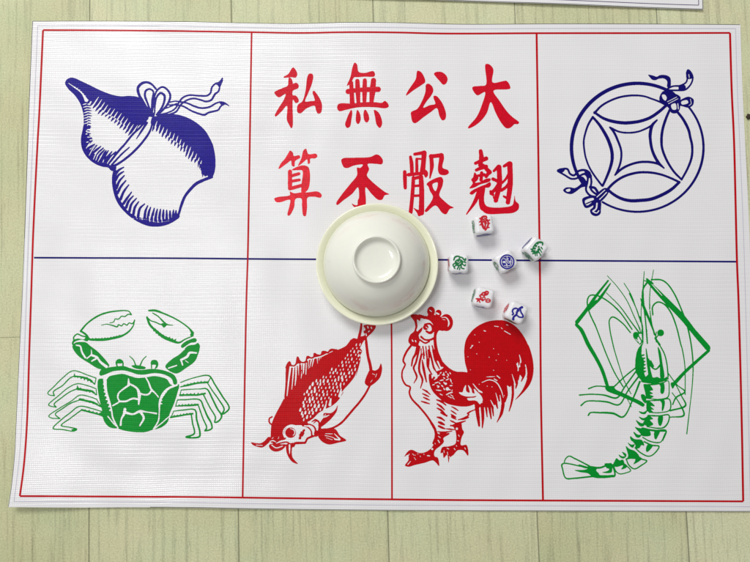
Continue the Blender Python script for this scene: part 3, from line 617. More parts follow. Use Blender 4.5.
# ---------------------------------------------------------------- shrimp
A = Art(556, 268, 712, 482, 5, seed=9, gain=0.1)
A.S('@H1 268 110 180 222 120 310 50 400', (12, 20, 24, 26)); A.S('@H1 284 130 210 232 130 310', (8, 22, 24)); A.X('@H1 232 178 188 245', (5, 7, 5))
A.S('@H1 45 420 78 455 130 562 @H3 130 140 170 220 205 325', (18, 24, 24, 22, 22, 20)); A.F('@H3 190 322 240 322 260 345 430 428 428 448 380 425 290 385 195 345'); A.S('@H3 215 335 300 372 425 436', (22, 18, 20))
A.S('@H2 122 112 230 225 370 370 450 470 530 562 @H4 398 92', (14, 26, 28, 26, 28, 26)); A.X('@H2 148 128 225 215', (4, 7, 4)); A.S('@H2 95 108 130 118', 6); A.S('@H2 118 98 160 130', 12)
A.S('@H4 402 105 340 160 280 215 222 278', (14, 16, 16, 18)); A.F('@H4 208 270 232 268 218 300')
A.gain = 0.15
for q, w in (('@H1 262 75 330 150 400 250 450 360 492 450', (4, 7)), ('@H1 380 128 430 210 470 320 488 375', 5), ('@H1 255 195 350 290 430 400 490 480', (4, 7, 9)), ('@H1 436 452 350 330 260 250 190 215 140 215 122 250 135 330 180 430 230 562 @H3 200 130 250 240 300 322', (7, 8, 8, 7, 8, 8, 7, 7, 7, 7)),
             ('@H1 425 475 370 410 300 365 278 385 280 450 303 562 @H3 245 90 275 190 305 280 350 368', (7, 8, 7, 7, 6, 5, 5)), ('@H3 320 385 352 448', 4),
             ('@H2 100 45 92 170 95 260 110 400 122 550', (4, 9, 9, 9)), ('@H2 165 35 140 190 138 310', (4, 7)), ('@H2 150 102 220 105 260 130 310 200 360 310 400 420 430 562 @H4 322 180 318 280 305 400 290 530', (6, 7, 7, 7, 7, 7, 5, 4, 5)),
             ('@H2 160 350 160 290 195 260 240 275 285 330 325 430 358 562 @H4 265 90 280 180 282 330', (7, 7, 7, 7, 6, 5, 4)), ('@H2 75 235 95 290 138 390 180 500', (6, 18, 16, 6)), ('@H2 88 260 92 170 120 122', (12, 10, 12)),
             ('@H2 70 360 86 430 92 540', (4, 10, 6)), ('@H2 140 320 150 400 170 490', (6, 9, 6)), ('@H2 -5 200 50 320 75 400', 6), ('@H2 60 430 78 480', 6), ('@H2 80 270 78 360 85 430', 5), ('@H4 60 0 66 70', 4), ('@H4 85 0 88 64', (6, 4))):
    A.S(q, w)
A.F('@H2 22 500 26 475 50 470 64 490 52 515 66 555 36 525'); A.S('@H2 62 500 82 540 70 556', 7); A.X('@H2 40 520 55 535', 5); A.disc(215, 476, 24, view='H2'); A.S('@H2 198 492 182 518 185 540', 7); A.S('@H2 185 470 180 505', 6); A.S('@H2 185 525 208 560', (10, 14))
A.S('@H4 62 72 46 105 39 160 42 215 66 258', (6, 16, 24, 22, 14)); A.F('@H4 60 72 46 108 40 170 50 220 62 258 84 252 74 225 70 200 72 160 60 130'); A.comb('@H4 66 120 72 170 74 220', 6, 7, -2, 9, 1)
A.S('@H4 130 42 150 75 175 120 188 170 195 240', (10, 5, 6, 6, 6)); A.F('@H4 142 85 156 110 166 170 174 245 158 250 152 170'); A.S('@H4 82 95 92 170 106 250', (4, 12, 20)); A.S('@H4 95 150 110 188 132 200 155 178', (8, 7, 7, 8)); A.S('@H4 105 160 118 185', 10)
A.F('@H4 98 225 118 242 140 240 165 250 190 238 188 255 140 266 62 266 72 250'); A.S('@H4 60 262 110 270 160 262 195 248', 7)
A.S('@H5 165 86 260 80 330 66 372 50 382 120 370 190 300 210 180 200', (12, 10, 7, 8, 10, 6)); A.F('@H5 163 80 215 88 242 130 215 138 242 160 215 168 248 185 190 204 174 150'); A.F('@H5 296 75 335 70 337 150 320 164 306 150 306 100')
A.S('@H5 190 222 300 218 382 208 388 300 300 325 210 322', (8, 8, 10, 8, 8)); A.F('@H5 188 222 220 230 258 270 222 268 252 300 225 298 248 326 192 312 184 260'); A.F('@H5 303 222 342 220 332 300 320 312 316 240')
A.S('@H5 200 350 300 352 378 345 376 400 340 450 290 460 190 445', (12, 10, 12, 8)); A.F('@H5 196 348 244 380 216 388 244 425 210 442 172 432 158 405 185 385'); A.F('@H5 288 362 328 358 308 440 292 432')
A.S('@H5 150 460 250 480 354 480 326 562', (16, 12, 12)); A.F('@H5 88 455 150 462 205 470 222 520 175 530 140 520 130 495'); A.F('@H5 255 488 302 484 268 550 258 552')
for q in ('138 170 165 168 182 200 178 245 150 218', '118 312 160 320 192 302 176 336 140 334', '93 388 140 415 172 415 160 442 130 442', '118 358 160 372 205 352 200 385 150 390', '72 492 110 515 142 518 120 542 95 532', '43 533 78 555 100 565 60 572'): A.F('@H5 '+q)
A.S('@H7 385 125 450 162 540 180 572 170 614 85', (10, 12, 10, 10)); A.F('@H7 306 20 360 35 430 38 465 92 430 110 385 112 355 80'); A.F('@H7 294 68 330 95 368 105 340 130 315 120'); A.F('@H7 510 60 555 60 520 148 512 142'); A.S('@H7 430 45 520 57 614 58', 18)
A.F('@H7 258 112 300 142 375 152 400 210 372 205 350 235 308 238 310 205 285 170'); A.S('@H7 308 232 360 280 440 318 490 302 552 218 480 206 400 170', (12, 12, 12, 12, 14, 14)); A.F('@H7 435 200 490 206 432 275 418 262'); A.F('@H7 232 178 270 200 302 195 285 232 258 218')
A.F('@H7 213 215 250 243 310 268 350 325 310 345 262 345 215 350 236 318'); A.S('@H7 216 345 245 410 300 447 370 412 427 366 370 345 320 310', (12, 12, 12, 14)); A.F('@H7 315 315 378 342 290 400 308 362'); A.F('@H7 138 300 180 320 218 318 190 342 158 332'); A.F('@H7 172 272 218 298 212 325')
A.F('@H7 118 338 150 360 182 352 205 405 222 430 165 452 185 412 110 428 85 402 98 368'); A.S('@H7 84 405 110 470 150 498 220 486 262 465 205 400', (14, 10, 10, 10))
A.F('@H7 -5 395 40 390 62 400 75 440 20 440'); 
A.S('@H6 95 325 110 290 145 266 200 290 290 335 370 378', (10, 12, 14)); A.S('@H6 370 378 460 384 545 350', (20, 18, 18))
A.S('@H6 540 350 572 345 610 468 540 470 400 472 300 482 200 492 110 490 78 400 70 355 90 340 150 345 240 365 340 385', (16, 14, 16, 18, 16, 14, 13, 13, 14, 12, 12, 14))
A.F('@H6 198 410 300 405 370 385 440 385 420 410 450 450 400 485 335 442 260 430'); A.F('@H6 238 350 330 372 400 384 410 420 370 420 360 400 290 385'); A.F('@H6 528 345 572 345 578 432 480 432 545 412 556 385'); A.F('@H6 392 480 415 432 470 462 602 460 600 476')
for q, w in (('@H3 383 202 320 252 245 322', 8), ('@H3 245 322 195 322 130 320 85 335', (8, 7, 8)), ('@H3 385 222 310 325 262 392 180 375 100 370 28 375', (9, 8, 10, 7, 8)), ('@H3 400 256 330 350 275 435 200 418 130 412 70 415 38 440', (10, 8, 10, 7, 9)), ('@H3 405 292 370 380 300 512 240 490 150 485 95 486 83 502', (12, 8, 12, 8, 9)),
             ('@H4 195 220 240 280 280 315 235 345 218 380', (4, 5, 8, 6)), ('@H4 235 280 265 340 284 385 205 412', (4, 5, 9, 7)), ('@H4 215 320 250 370 275 435 205 445', (4, 5, 9, 5))):
    A.S(q, w)
print_on_mat('shrimp_print', A, M_GREEN, mat_root)

# ---------------------------------------------------------------- the eight brushed characters
def glyph(name, view, w, h, fills, strokes=(), holes=(), mat=None, sharp=(), late=()):
    v = V[view]; A = Art(v[0]-1, v[1]-1, v[0]+w/v[2]+1, v[1]+h/v[2]+1, 6, rag=0.05, seed=11)
    for q in fills: A.F('@'+view+' '+q)
    for q, ww in strokes: A.S('@'+view+' '+q, tuple(t*1.1 for t in (ww if isinstance(ww, tuple) else (ww,))))
    for q in holes: A.E('@'+view+' '+q)
    for q, ww in late: A.S('@'+view+' '+q, ww)
    return print_on_mat(name, A, mat or M_RED, mat_root)
glyph('character_print', 'T1', 515, 660, (
    '125 160 170 132 205 78 218 70 245 100 255 140 240 165 200 162 130 166',
    '40 305 60 288 120 262 165 240 172 190 178 165 200 175 212 205 215 222 245 213 268 235 262 265 215 288 213 330 240 333 268 370 265 395 240 403 216 372 212 440 212 620 200 640 175 600 158 562 158 430 110 480 52 530 44 522 80 450 130 370 145 318 88 350 70 345',
    '352 150 370 128 395 130 405 155 390 230 358 310 330 388 380 385 418 380 412 350 398 300 410 288 440 320 475 380 488 430 475 495 448 502 430 470 418 430 340 455 285 500 258 492 252 450 265 415 300 390 330 300'))
glyph('character_print', 'T2', 450, 560, (
    '64 180 80 140 110 105 138 60 150 42 172 58 178 82 220 78 226 95 200 112 188 122 182 162 164 155 158 118 125 140',
    '210 157 235 100 250 42 270 28 288 68 345 66 355 85 340 100 302 104 300 135 285 142 278 108 250 130',
    '163 188 200 165 255 153 290 170 294 310 270 350 238 358 236 300 242 192 200 190',
    '32 402 60 390 150 375 148 350 182 362 235 355 282 355 360 350 388 375 380 395 330 388 282 395 278 470 266 534 250 530 240 460 235 402 192 405 180 470 145 530 131 526 145 460 150 412 75 430 45 427'),
    (('150 200 150 325', 27), ('160 232 216 216', 20), ('160 272 220 262', 18), ('150 328 235 304', 22)), mat=M_SHEEN_RED)
glyph('character_print', 'T3', 468, 562, (
    '108 218 135 150 155 62 170 36 188 52 200 108 250 116 315 103 328 130 320 145 250 146 195 150 165 152 140 195',
    '35 370 50 356 150 355 250 345 330 345 380 350 405 335 430 358 434 380 410 392 330 385 200 385 100 405 50 415 34 398',
    '142 405 150 418 144 480 132 535 110 546 94 520 105 480 125 432', '190 405 212 440 214 490 196 516 180 500 180 440', '250 402 272 430 282 480 264 504 246 490 238 430', '320 405 355 425 380 480 382 520 365 546 340 520 328 460'),
    (('118 262 200 250 352 245', (36, 28, 38)), ('142 195 150 350', (26, 32)), ('190 180 198 345', (28, 34, 26)), ('248 175 245 345', (26, 34, 24)), ('316 175 300 345', (34, 40, 26))))
glyph('character_print', 'T4', 562, 640, (
    '78 92 100 76 200 72 350 65 405 42 440 55 468 100 458 132 400 130 325 132 338 180 318 238 360 290 430 350 490 395 527 415 485 425 460 465 425 467 360 410 306 350 308 500 280 600 235 560 225 530 200 535 175 500 208 516 232 512 234 350 180 410 100 470 38 516 30 500 80 420 160 320 225 235 226 165 255 168 280 138 200 145 130 170 100 160',), (('268 480 268 580', 66),))
glyph('character_print', 'T5', 515, 562, (
    '163 55 195 65 225 110 236 160 205 186 130 235 56 287 70 250 110 190 148 130', '318 84 332 68 385 65 430 95 446 135 430 175 405 185 370 150 335 110',
    '243 186 265 175 300 200 312 240 290 290 250 340 218 400 280 376 330 364 314 310 316 290 340 290 385 340 415 400 432 470 420 512 395 518 370 480 345 405 290 440 220 490 140 546 118 534 104 480 104 442 160 412 200 350 238 250'))
glyph('character_print', 'T6', 442, 562, (
    '185 190 205 175 224 195 222 225 205 238 190 212', '108 480 140 495 185 500 178 535 150 548 135 520',
    '322 42 345 45 354 80 342 158 385 178 392 200 370 217 320 212 305 180 312 100', '213 292 240 265 330 233 346 255 342 300 316 380 350 420 400 462 432 480 400 490 370 532 340 522 285 462 210 515 198 508 250 430 264 390 240 345 228 310'),
    (('84 72 92 120 96 195', (20, 26, 26)), ('118 50 190 38', (20, 26)), ('194 40 188 120 180 195', (34, 34, 36)), ('135 95 135 190', 20), ('132 86 165 88', 12), ('68 215 130 208 205 200', (24, 22, 20)), ('38 192 42 320', (24, 28, 22)),
     ('108 240 100 370 86 515', (24, 26, 26)), ('110 245 165 232', 22), ('168 232 174 350 172 520', (32, 36, 38)), ('115 305 160 302', 17), ('110 384 160 382', 17),
     ('248 68 335 58', 28), ('250 65 255 150 240 242', (28, 28, 8))),
    holes=('262 290 302 278 286 346 270 330',))
glyph('character_print', 'T7', 468, 562, (
    '160 50 185 48 215 75 222 98 215 190 300 180 322 178 346 205 353 238 330 245 223 256 270 335 330 420 370 460 422 503 415 515 385 517 372 530 350 546 322 548 285 510 240 430 201 345 170 430 120 495 60 538 25 549 24 540 90 460 130 370 156 266 100 292 82 282 57 240 60 226 120 218 163 210',))
glyph('character_print', 'T8', 468, 562, (
    '368 462 382 420 386 384 396 430 420 455 416 495 380 520 300 528 160 525 130 490 145 465 200 478 300 478',
    '36 372 45 355 120 315 160 300 195 282 203 300 190 322 150 328 100 348 55 380', '34 330 60 290 48 262 62 245 75 205 92 225 105 250 95 270 78 285 120 280 165 255 200 255 195 275 120 300 70 325'),
    (('122 40 128 90 118 150', (26, 32, 28)), ('82 135 120 118 165 98', (20, 24, 28)), ('88 188 130 170 165 160', (20, 26, 26)), ('140 150 192 205', (22, 30)), ('190 200 165 240', (28, 20)), ('100 232 150 225', (16, 22)), ('130 210 125 265', 22),
     ('112 345 80 430 12 532', (28, 26, 6)), ('140 335 128 420 140 475 170 500', (30, 34, 44, 44)),
     ('225 195 262 160', (16, 26)), ('266 165 268 300 240 425', (32, 36, 30)), ('218 258 250 272', 22), ('205 370 232 340 255 300', (24, 22, 14)), ('200 355 218 380', 18), ('225 400 245 425', (14, 24)),
     ('304 158 344 135', (18, 26)), ('350 140 352 300 335 440', (36, 36, 30)), ('290 288 320 255 340 215', (14, 16, 14)), ('285 345 318 322 345 280', (22, 20, 12)), ('302 392 335 415 330 440', (12, 22, 22))))
# ================================================================== the second mat at the top edge
s_root = None
def second_mat():
    ax_, ay_ = corner(410, 0.2); bx_, by_ = corner(702, 10.9)
    ang = math.atan2(by_-ay_, bx_-ax_)
    L, D = 0.585, 0.39
    r = thing('printed_mat', 'second white vinyl mat, only its lower edge showing at the top right of the photo', 'game mat', (bx_, by_, 0), ang, 'printed vinyl mats')
    nu, nv = 160, 60; vs = []; fs = []
    def hz(x, y): return MAT_T+0.0004+0.0014*math.exp(-y/0.02)*(0.7+0.3*math.sin(x*40))+0.0002*math.sin(x*60)*math.sin(y*50)
    for j in range(nv+1):
        for i in range(nu+1):
            x = -L*(1-i/nu); y = D*(j/nv)**2; vs.append((x, y, hz(x, y)))
    n = len(vs); vs += [(x, y, z-MAT_T*0.8) for x, y, z in vs]
    w = nu+1
    for j in range(nv):
        for i in range(nu):
            a = j*w+i; fs.append((a, a+1, a+1+w, a+w)); fs.append((n+a, n+a+w, n+a+1+w, n+a+1))
    ring = list(range(w))+[j*w+nu for j in range(1, nv+1)]+[nv*w+i for i in range(nu-1, -1, -1)]+[j*w for j in range(nv-1, 0, -1)]
    for k in range(len(ring)):
        a, b = ring[k], ring[(k+1) % len(ring)]; fs.append((a, n+a, n+b, b))
    o = mesh_obj('vinyl_sheet', vs, fs, M_VINYL, r); o.modifiers.new('edge', 'EDGE_SPLIT').split_angle = math.radians(40)
    # thin margin line and, further in, the red frame
    def line(name, d, wd, m):
        vs = []; fs = []
        P = [(-L+d, d), (-d, d), (-d, D-d), (-L+d, D-d)]
        for k in range(4):
            (x0, y0), (x1, y1) = P[k], P[(k+1) % 4]; ll = math.hypot(x1-x0, y1-y0); nx, ny = -(y1-y0)/ll*wd/2, (x1-x0)/ll*wd/2; s0 = len(vs)
            for q in range(101):
                t = q/100; x, y = x0+(x1-x0)*t, y0+(y1-y0)*t
                for sg in (1, -1): vs.append((x+nx*sg, y+ny*sg, 0))
            for q in range(100): a = s0+2*q; fs.append((a, a+1, a+3, a+2))
        vs = [(x, y, hz(x, y)+0.00008) for x, y, z in vs]
        mesh_obj(name, vs, fs, m, r)
    line('margin_line', 0.0037, 0.0006, M_NAVY2)
    line('red_frame_line', 0.0125, 0.0012, M_RED)
    line('dark_trim_line', 0.0004, 0.0005, M_TRIM)
    return r
M_NAVY2 = vinyl('faded_navy_ink', (96, 84, 120), 0.36, 0.05)
second_mat()

# ================================================================== floor
gx0, gy0 = unproject(89, 555); 
p0 = np.array(unproject(389, 555)); p1 = np.array(unproject(373, 5)); q0 = np.array(unproject(539, 555))
dirv = (p1-p0)/np.linalg.norm(p1-p0); nrm = np.array([dirv[1], -dirv[0]])
pitch = float(np.dot(q0-p0, nrm)); offs = float(np.dot(p0, nrm))
e0 = np.array(unproject(10, 337.5)); ENDV = float(np.dot(e0, dirv)); SEAM0 = -1.9
def floor_material():
    m, nt, b = new_mat('pale_green_wood_vinyl')
    tc = N(nt, 'ShaderNodeTexCoord'); sx = N(nt, 'ShaderNodeSeparateXYZ'); nt.links.new(tc.outputs['Object'], sx.inputs[0])
    uu = mth(nt, 'ADD', mth(nt, 'MULTIPLY', sx.outputs['X'], float(nrm[0])), mth(nt, 'MULTIPLY', sx.outputs['Y'], float(nrm[1])))
    vv = mth(nt, 'ADD', mth(nt, 'MULTIPLY', sx.outputs['X'], float(dirv[0])), mth(nt, 'MULTIPLY', sx.outputs['Y'], float(dirv[1])))
    un = mth(nt, 'DIVIDE', mth(nt, 'SUBTRACT', uu, offs), pitch)
    idx = mth(nt, 'FLOOR', un); fr = mth(nt, 'SUBTRACT', un, idx)
    cmb = N(nt, 'ShaderNodeCombineXYZ'); nt.links.new(uu, cmb.inputs[0]); nt.links.new(mth(nt, 'ADD', vv, mth(nt, 'MULTIPLY', idx, 0.37)), cmb.inputs[1])
    def noise(sc, s, det, rough=0.5, dist=0.0):
        mp = N(nt, 'ShaderNodeMapping'); mp.inputs['Scale'].default_value = sc; nt.links.new(cmb.outputs[0], mp.inputs[0])
        n = N(nt, 'ShaderNodeTexNoise'); n.inputs['Scale'].default_value = s; n.inputs['Detail'].default_value = det; n.inputs['Roughness'].default_value = rough; n.inputs['Distortion'].default_value = dist
        nt.links.new(mp.outputs[0], n.inputs['Vector']); return n.outputs['Fac']
    g1 = noise((230, 9, 1), 1, 5, 0.6, 0.6)       # long grain
    g2 = noise((900, 60, 1), 1, 3, 0.6)           # short pores
    g3 = noise((1, 1, 1), 9, 3)                   # broad tone
    g4 = noise((1, 1, 1), 800, 2, 0.7)                # embossed speckle
    wn = N(nt, 'ShaderNodeTexWhiteNoise'); wn.noise_dimensions = '1D'; nt.links.new(idx, wn.inputs['W'])
    base = N(nt, 'ShaderNodeMix'); base.data_type = 'RGBA'
    base.inputs['A'].default_value = (*lin((184, 186, 140)), 1); base.inputs['B'].default_value = (*lin((224, 226, 190)), 1)
    t = mth(nt, 'ADD', mth(nt, 'MULTIPLY', g3, 0.9), mth(nt, 'MULTIPLY', wn.outputs['Value'], 0.35)); t = mth(nt, 'SUBTRACT', t, 0.1, True)
    nt.links.new(t, base.inputs['Factor'])
    dk = mth(nt, 'MULTIPLY', mth(nt, 'SUBTRACT', g1, 0.52, True), 2.6, True)      # dark grain streaks
    pk = mth(nt, 'MULTIPLY', mth(nt, 'SUBTRACT', g2, 0.56, True), 2.2, True)
    sp = mth(nt, 'MULTIPLY', mth(nt, 'SUBTRACT', g4, 0.5), 0.8)
    f = mth(nt, 'SUBTRACT', mth(nt, 'SUBTRACT', mth(nt, 'ADD', 1.0, sp), mth(nt, 'MULTIPLY', dk, 0.6)), mth(nt, 'MULTIPLY', pk, 0.55))
    ends = mth(nt, 'MULTIPLY', mth(nt, 'SUBTRACT', 1.0, mth(nt, 'DIVIDE', mth(nt, 'ABSOLUTE', mth(nt, 'SUBTRACT', vv, ENDV)), 0.0006), True), mth(nt, 'LESS_THAN', un, SEAM0))
    # seam between boards
    dd = mth(nt, 'MINIMUM', fr, mth(nt, 'SUBTRACT', 1.0, fr)); dm = mth(nt, 'MULTIPLY', dd, pitch)
    seam = mth(nt, 'SUBTRACT', 1.0, mth(nt, 'DIVIDE', dm, 0.00075), True)
    seam = mth(nt, 'MAXIMUM', seam, mth(nt, 'MULTIPLY', ends, 0.6))
    f = mth(nt, 'MULTIPLY', f, mth(nt, 'SUBTRACT', 1.0, mth(nt, 'MULTIPLY', seam, 0.68)))
    hue = noise((1, 1, 1), 26, 3)
    tint = N(nt, 'ShaderNodeMix'); tint.data_type = 'RGBA'; tint.inputs['A'].default_value = (1.025, 0.99, 0.975, 1); tint.inputs['B'].default_value = (0.975, 1.01, 0.985, 1)
    nt.links.new(mth(nt, 'MULTIPLY', mth(nt, 'SUBTRACT', hue, 0.35), 3.0, True), tint.inputs['Factor'])
    mt = N(nt, 'ShaderNodeVectorMath', operation='MULTIPLY'); nt.links.new(base.outputs['Result'], mt.inputs[0]); nt.links.new(tint.outputs['Result'], mt.inputs[1])
    vm = N(nt, 'ShaderNodeVectorMath', operation='SCALE'); nt.links.new(mt.outputs[0], vm.inputs[0]); nt.links.new(f, vm.inputs['Scale'])
    nt.links.new(vm.outputs[0], b.inputs['Base Color'])
    b.inputs['Roughness'].default_value = 0.5; b.inputs['Specular IOR Level'].default_value = 0.4
    hh = mth(nt, 'SUBTRACT', mth(nt, 'ADD', mth(nt, 'MULTIPLY', g1, -1.0), mth(nt, 'MULTIPLY', g4, 0.6)), mth(nt, 'MULTIPLY', seam, 2.0))
    bp = N(nt, 'ShaderNodeBump'); bp.inputs['Strength'].default_value = 0.5; bp.inputs['Distance'].default_value = 0.0003
    nt.links.new(hh, bp.inputs['Height']); nt.links.new(bp.outputs[0], b.inputs['Normal'])
    return m
fl = mesh_obj('floor', [(-2, -2, 0), (2, -2, 0), (2, 2, 0), (-2, 2, 0)], [(0, 1, 2, 3)], floor_material(), None, False)
fl['kind'] = 'structure'

# ================================================================== bowl and dish
def lathe(name, prof, mat, parent, seg=160, smooth=True, closed=False):
    vs = []; fs = []; n = len(prof)
    for k in range(seg):
        a = 2*math.pi*k/seg; c, s_ = math.cos(a), math.sin(a)
        for r, z in prof: vs.append((r*c, r*s_, z))
    for k in range(seg):
        k2 = (k+1) % seg
        for i in range(n-1 if not closed else n):
            i2 = (i+1) % n; fs.append((k*n+i, k2*n+i, k2*n+i2, k*n+i2))
    o = mesh_obj(name, vs, fs, mat, parent, smooth); 
    import bmesh
    bm = bmesh.new(); bm.from_mesh(o.data); bmesh.ops.remove_doubles(bm, verts=bm.verts, dist=1e-6)
    bmesh.ops.recalc_face_normals(bm, faces=bm.faces); bm.to_mesh(o.data); bm.free()
    o.data.polygons.foreach_set('use_smooth', [smooth]*len(o.data.polygons))
    return o
def prof(txt, scale=0.001):
    P = np.array([float(t) for t in txt.split()]).reshape(-1, 2)*scale
    return [tuple(p) for p in cat_rom(P, False)]
bxp, byp = corner(377.0, 265.4)
zb = float(mat_h(bxp, byp))
dish = thing('dish', 'ivory porcelain dish lying under the upturned bowl, its rim showing all around', 'dish', (bxp, byp, zb-0.0001))
P = prof('0 2.6 18 2.6 26 2.8 34 3.9 39 5.6 42.6 8.6 45.2 11.2 46.9 12.0 47.7 11.6 47.3 10.9 44 8.0 39.5 4.4 30 1.9 27 1.2 26.4 0.1 24.6 0.1 24 1.0 18 1.2 0 1.2')
P[0] = (0, P[0][1]); P[-1] = (0, P[-1][1])
lathe('dish_body', P, M_DISH, dish)
bowl = thing('bowl', 'cream white porcelain bowl turned upside down over the ivory dish', 'bowl', (bxp-0.0005, byp+0.0007, zb-0.0004))
# upturned wall: lip resting in the dish
P = prof('0 33.2 9 33.6 13.2 34.4 17.2 34.4 21.5 32.6 27 28.6 32.5 22.4 37 15.6 39.6 10.6 41.2 8.6 41.7 9.2 41.4 10.6 40.6 13.0 38.4 18.0 34.4 24.8 29.2 30.6 23.2 34.8 19.6 36.6 18.0 37.4')
P2 = prof('18.0 37.4 17.9 39.4 17.5 40.7 16.8 41.1 16.1 40.7 15.6 39.6 14.6 38.0 12.6 37.0 8 36.4 0 36.2')
P2[-1] = (0, P2[-1][1]); P[0] = (0, P[0][1])
lathe('bowl_body', P, M_BOWL, bowl)
lathe('foot_ring', P2, M_BOWL, bowl)

# ================================================================== dice
import bmesh
DE = 0.0150; DZ = 0.0012
def die_body(parent):
    bm = bmesh.new(); bmesh.ops.create_cube(bm, size=DE)
    bmesh.ops.bevel(bm, geom=bm.edges[:]+bm.verts[:], offset=0.0031, segments=8, profile=0.5, affect='EDGES', clamp_overlap=True)
    me = bpy.data.meshes.new('die_body'); bm.to_mesh(me); bm.free()
    me.polygons.foreach_set('use_smooth', [True]*len(me.polygons)); me.materials.append(M_DIE)
    o = bpy.data.objects.new('die_body', me); C.objects.link(o); o.parent = parent; o.location = (0, 0, DE/2)
    o.modifiers.new('wn', 'WEIGHTED_NORMAL').keep_sharp = False
    return o
sym = {}
def symbol(key, view, cx, cy, size, build):
    """mark traced on a die: stored as 2D outline in die units, centre 0"""
    v = V[view]; A = Art(v[0]+(cx-size)/v[2], v[1]+(cy-size)/v[2], v[0]+(cx+size)/v[2], v[1]+(cy+size)/v[2], 16, rag=0.12, gain=0.32, seed=len(key))
    A.view = v; build(A, '@'+view+' ')
    px, py, fs = A.outline(); sym[key] = (px, py, fs)
    return sym[key]
def b_fish(A, v):
    A.gain = 0.45
    A.S(v+'306 100 320 88 345 86 350 96', (8, 12, 8)); A.S(v+'318 98 312 120 318 150 330 175 345 185', (12, 14, 16, 14, 8)); A.S(v+'335 100 355 115 362 140 355 165 340 188', (8, 12, 12, 10, 8))
    A.S(v+'296 128 310 118 325 128; 372 112 358 120; 300 150 316 142; 372 138 360 132; 352 172 368 168; 305 108 298 100', 7); A.S(v+'328 110 340 150 335 178', 9); A.S(v+'342 112 348 140', 6)
def b_crab(A, v):
    A.S(v+'104 412 112 392 132 384 150 392 142 404', (8, 11, 9, 6)); A.S(v+'150 390 168 396 182 412 192 404 186 424', (7, 9, 9, 9, 6)); A.F(v+'120 412 148 404 172 420 168 448 142 462 118 450 110 428')
    A.X(v+'126 424 140 430 150 418; 142 446 156 434', 4); A.S(v+'112 438 98 446 100 458; 120 452 106 466 112 476; 140 462 130 480; 158 456 164 474 180 478; 172 446 186 456 190 448; 150 470 146 484', 8); A.S(v+'172 424 192 432', 7)
def b_coin(A, v):
    t = np.linspace(0, 2*math.pi, 60); vv = V['D2']
    A._stroke(np.stack([vv[0]+(192+76*np.cos(t))/vv[2], vv[1]+(358+76*np.sin(t))/vv[2]], 1), np.full(60, 13/vv[2]), 1)
    A.F(v+'192 296 235 312 252 358 235 404 192 420 148 404 132 358 148 312')
    A.X(v+'150 322 180 330 178 350 150 352; @D2 205 320 200 345 232 350 236 322; @D2 150 368 180 370 182 398 160 400; @D2 202 372 232 372 226 398 202 402; @D2 192 300 192 330; @D2 140 360 165 360; @D2 220 360 245 360; @D2 192 385 192 415; @D2 186 352 200 366', 7)
def b_shrimp(A, v):
    A.S(v+'590 168 592 145 562 138 530 152 508 182 492 222 505 255', (12, 14, 20, 28, 34, 38, 30)); A.S(v+'548 190 545 220 540 250', 20)
    A.X(v+'520 160 540 172; @D2 500 190 525 200; @D2 490 222 520 226; @D2 552 150 556 165; @D2 515 240 530 215 545 200', 6)
    A.S(v+'462 215 490 235; 466 240 492 250; 480 265 508 262; 505 250 512 290; 525 240 530 290; 545 240 572 285; 560 215 580 250; 575 195 590 215', (12, 8))
def b_roost(A, v):
    A.gain = 0.6
    A.S(v+'178 160 188 140 212 132 232 122 248 130 240 152 216 162 190 162', 11); A.S(v+'210 150 228 142', 9); A.S(v+'178 150 160 168 172 190 160 210', (8, 10, 10, 8)); A.S(v+'120 200 145 205 170 206 190 222', (8, 16, 14, 10)); A.S(v+'150 222 160 238; 140 215 130 230', 8)
    A.S(v+'190 190 205 178 215 200 200 215 188 202', 7); A.F(v+'222 205 250 196 274 210 272 234 245 245 220 236'); A.X(v+'232 214 258 212; @D3 236 230 256 228', 5)
def b_gourd(A, v):
    A.gain = 0.5
    A.S(v+'545 302 520 310 508 335 518 362 508 372', 13); A.S(v+'545 302 565 312 560 340 548 372 522 395 516 420', (10, 12, 14, 16, 18, 22)); A.S(v+'560 330 590 300 610 292', (14, 16, 22)); A.S(v+'592 308 600 345 618 375 620 395 585 398 556 378', 12); A.S(v+'548 345 580 330', 8)
symbol('fish', 'D1', 333, 138, 60, b_fish); symbol('crab', 'D1', 146, 432, 62, b_crab); symbol('coin', 'D2', 192, 358, 92, b_coin)
symbol('shrimp', 'D2', 530, 215, 90, b_shrimp); symbol('rooster', 'D3', 198, 185, 92, b_roost); symbol('gourd', 'D3', 565, 355, 80, b_gourd)
SM = dict(fish=M_DR, crab=M_DG, coin=M_DB, shrimp=M_DG, rooster=M_DR, gourd=M_DB)
CEN = {}
def make_die(key, cpx, cpy, ang, label, left, lower, front=None):
    """cpx, cpy: centre of the top face; ang: turn of the die"""
    ztop = DE+0.0014
    x, y = corner_z(cpx, cpy, ztop); zz = float(mat_h(x, y)); ztop = DE+zz
    x, y = corner_z(cpx, cpy, ztop)
    r = thing('die', label, 'die', (x, y, zz-0.00003), ang, 'dice scattered beside the bowl')
    die_body(r)
    # local coordinates of every symbol, in its own die's frame
    px, py, fs = sym[key]; wx, wy = unproject(px, py, ztop)
    ca, sa = math.cos(-ang), math.sin(-ang); lx = (wx-x)*ca-(wy-y)*sa; ly = (wx-x)*sa+(wy-y)*ca
    CEN[key] = (lx-0*lx.mean(), ly, fs)
    mesh_obj('face_print', np.stack([lx, ly, np.full(len(lx), DE+0.00005)], 1), fs, SM[key], r)
    DICE.append((r, left, lower))
def corner_z(px, py, z):
    x, y = unproject(px, py, z); return float(x), float(y)
DICE = []
R = math.radians
make_die('fish', 484.4, 224.3, R(7), 'die showing a red fish, farthest up, just under the red characters', 'crab', 'coin')
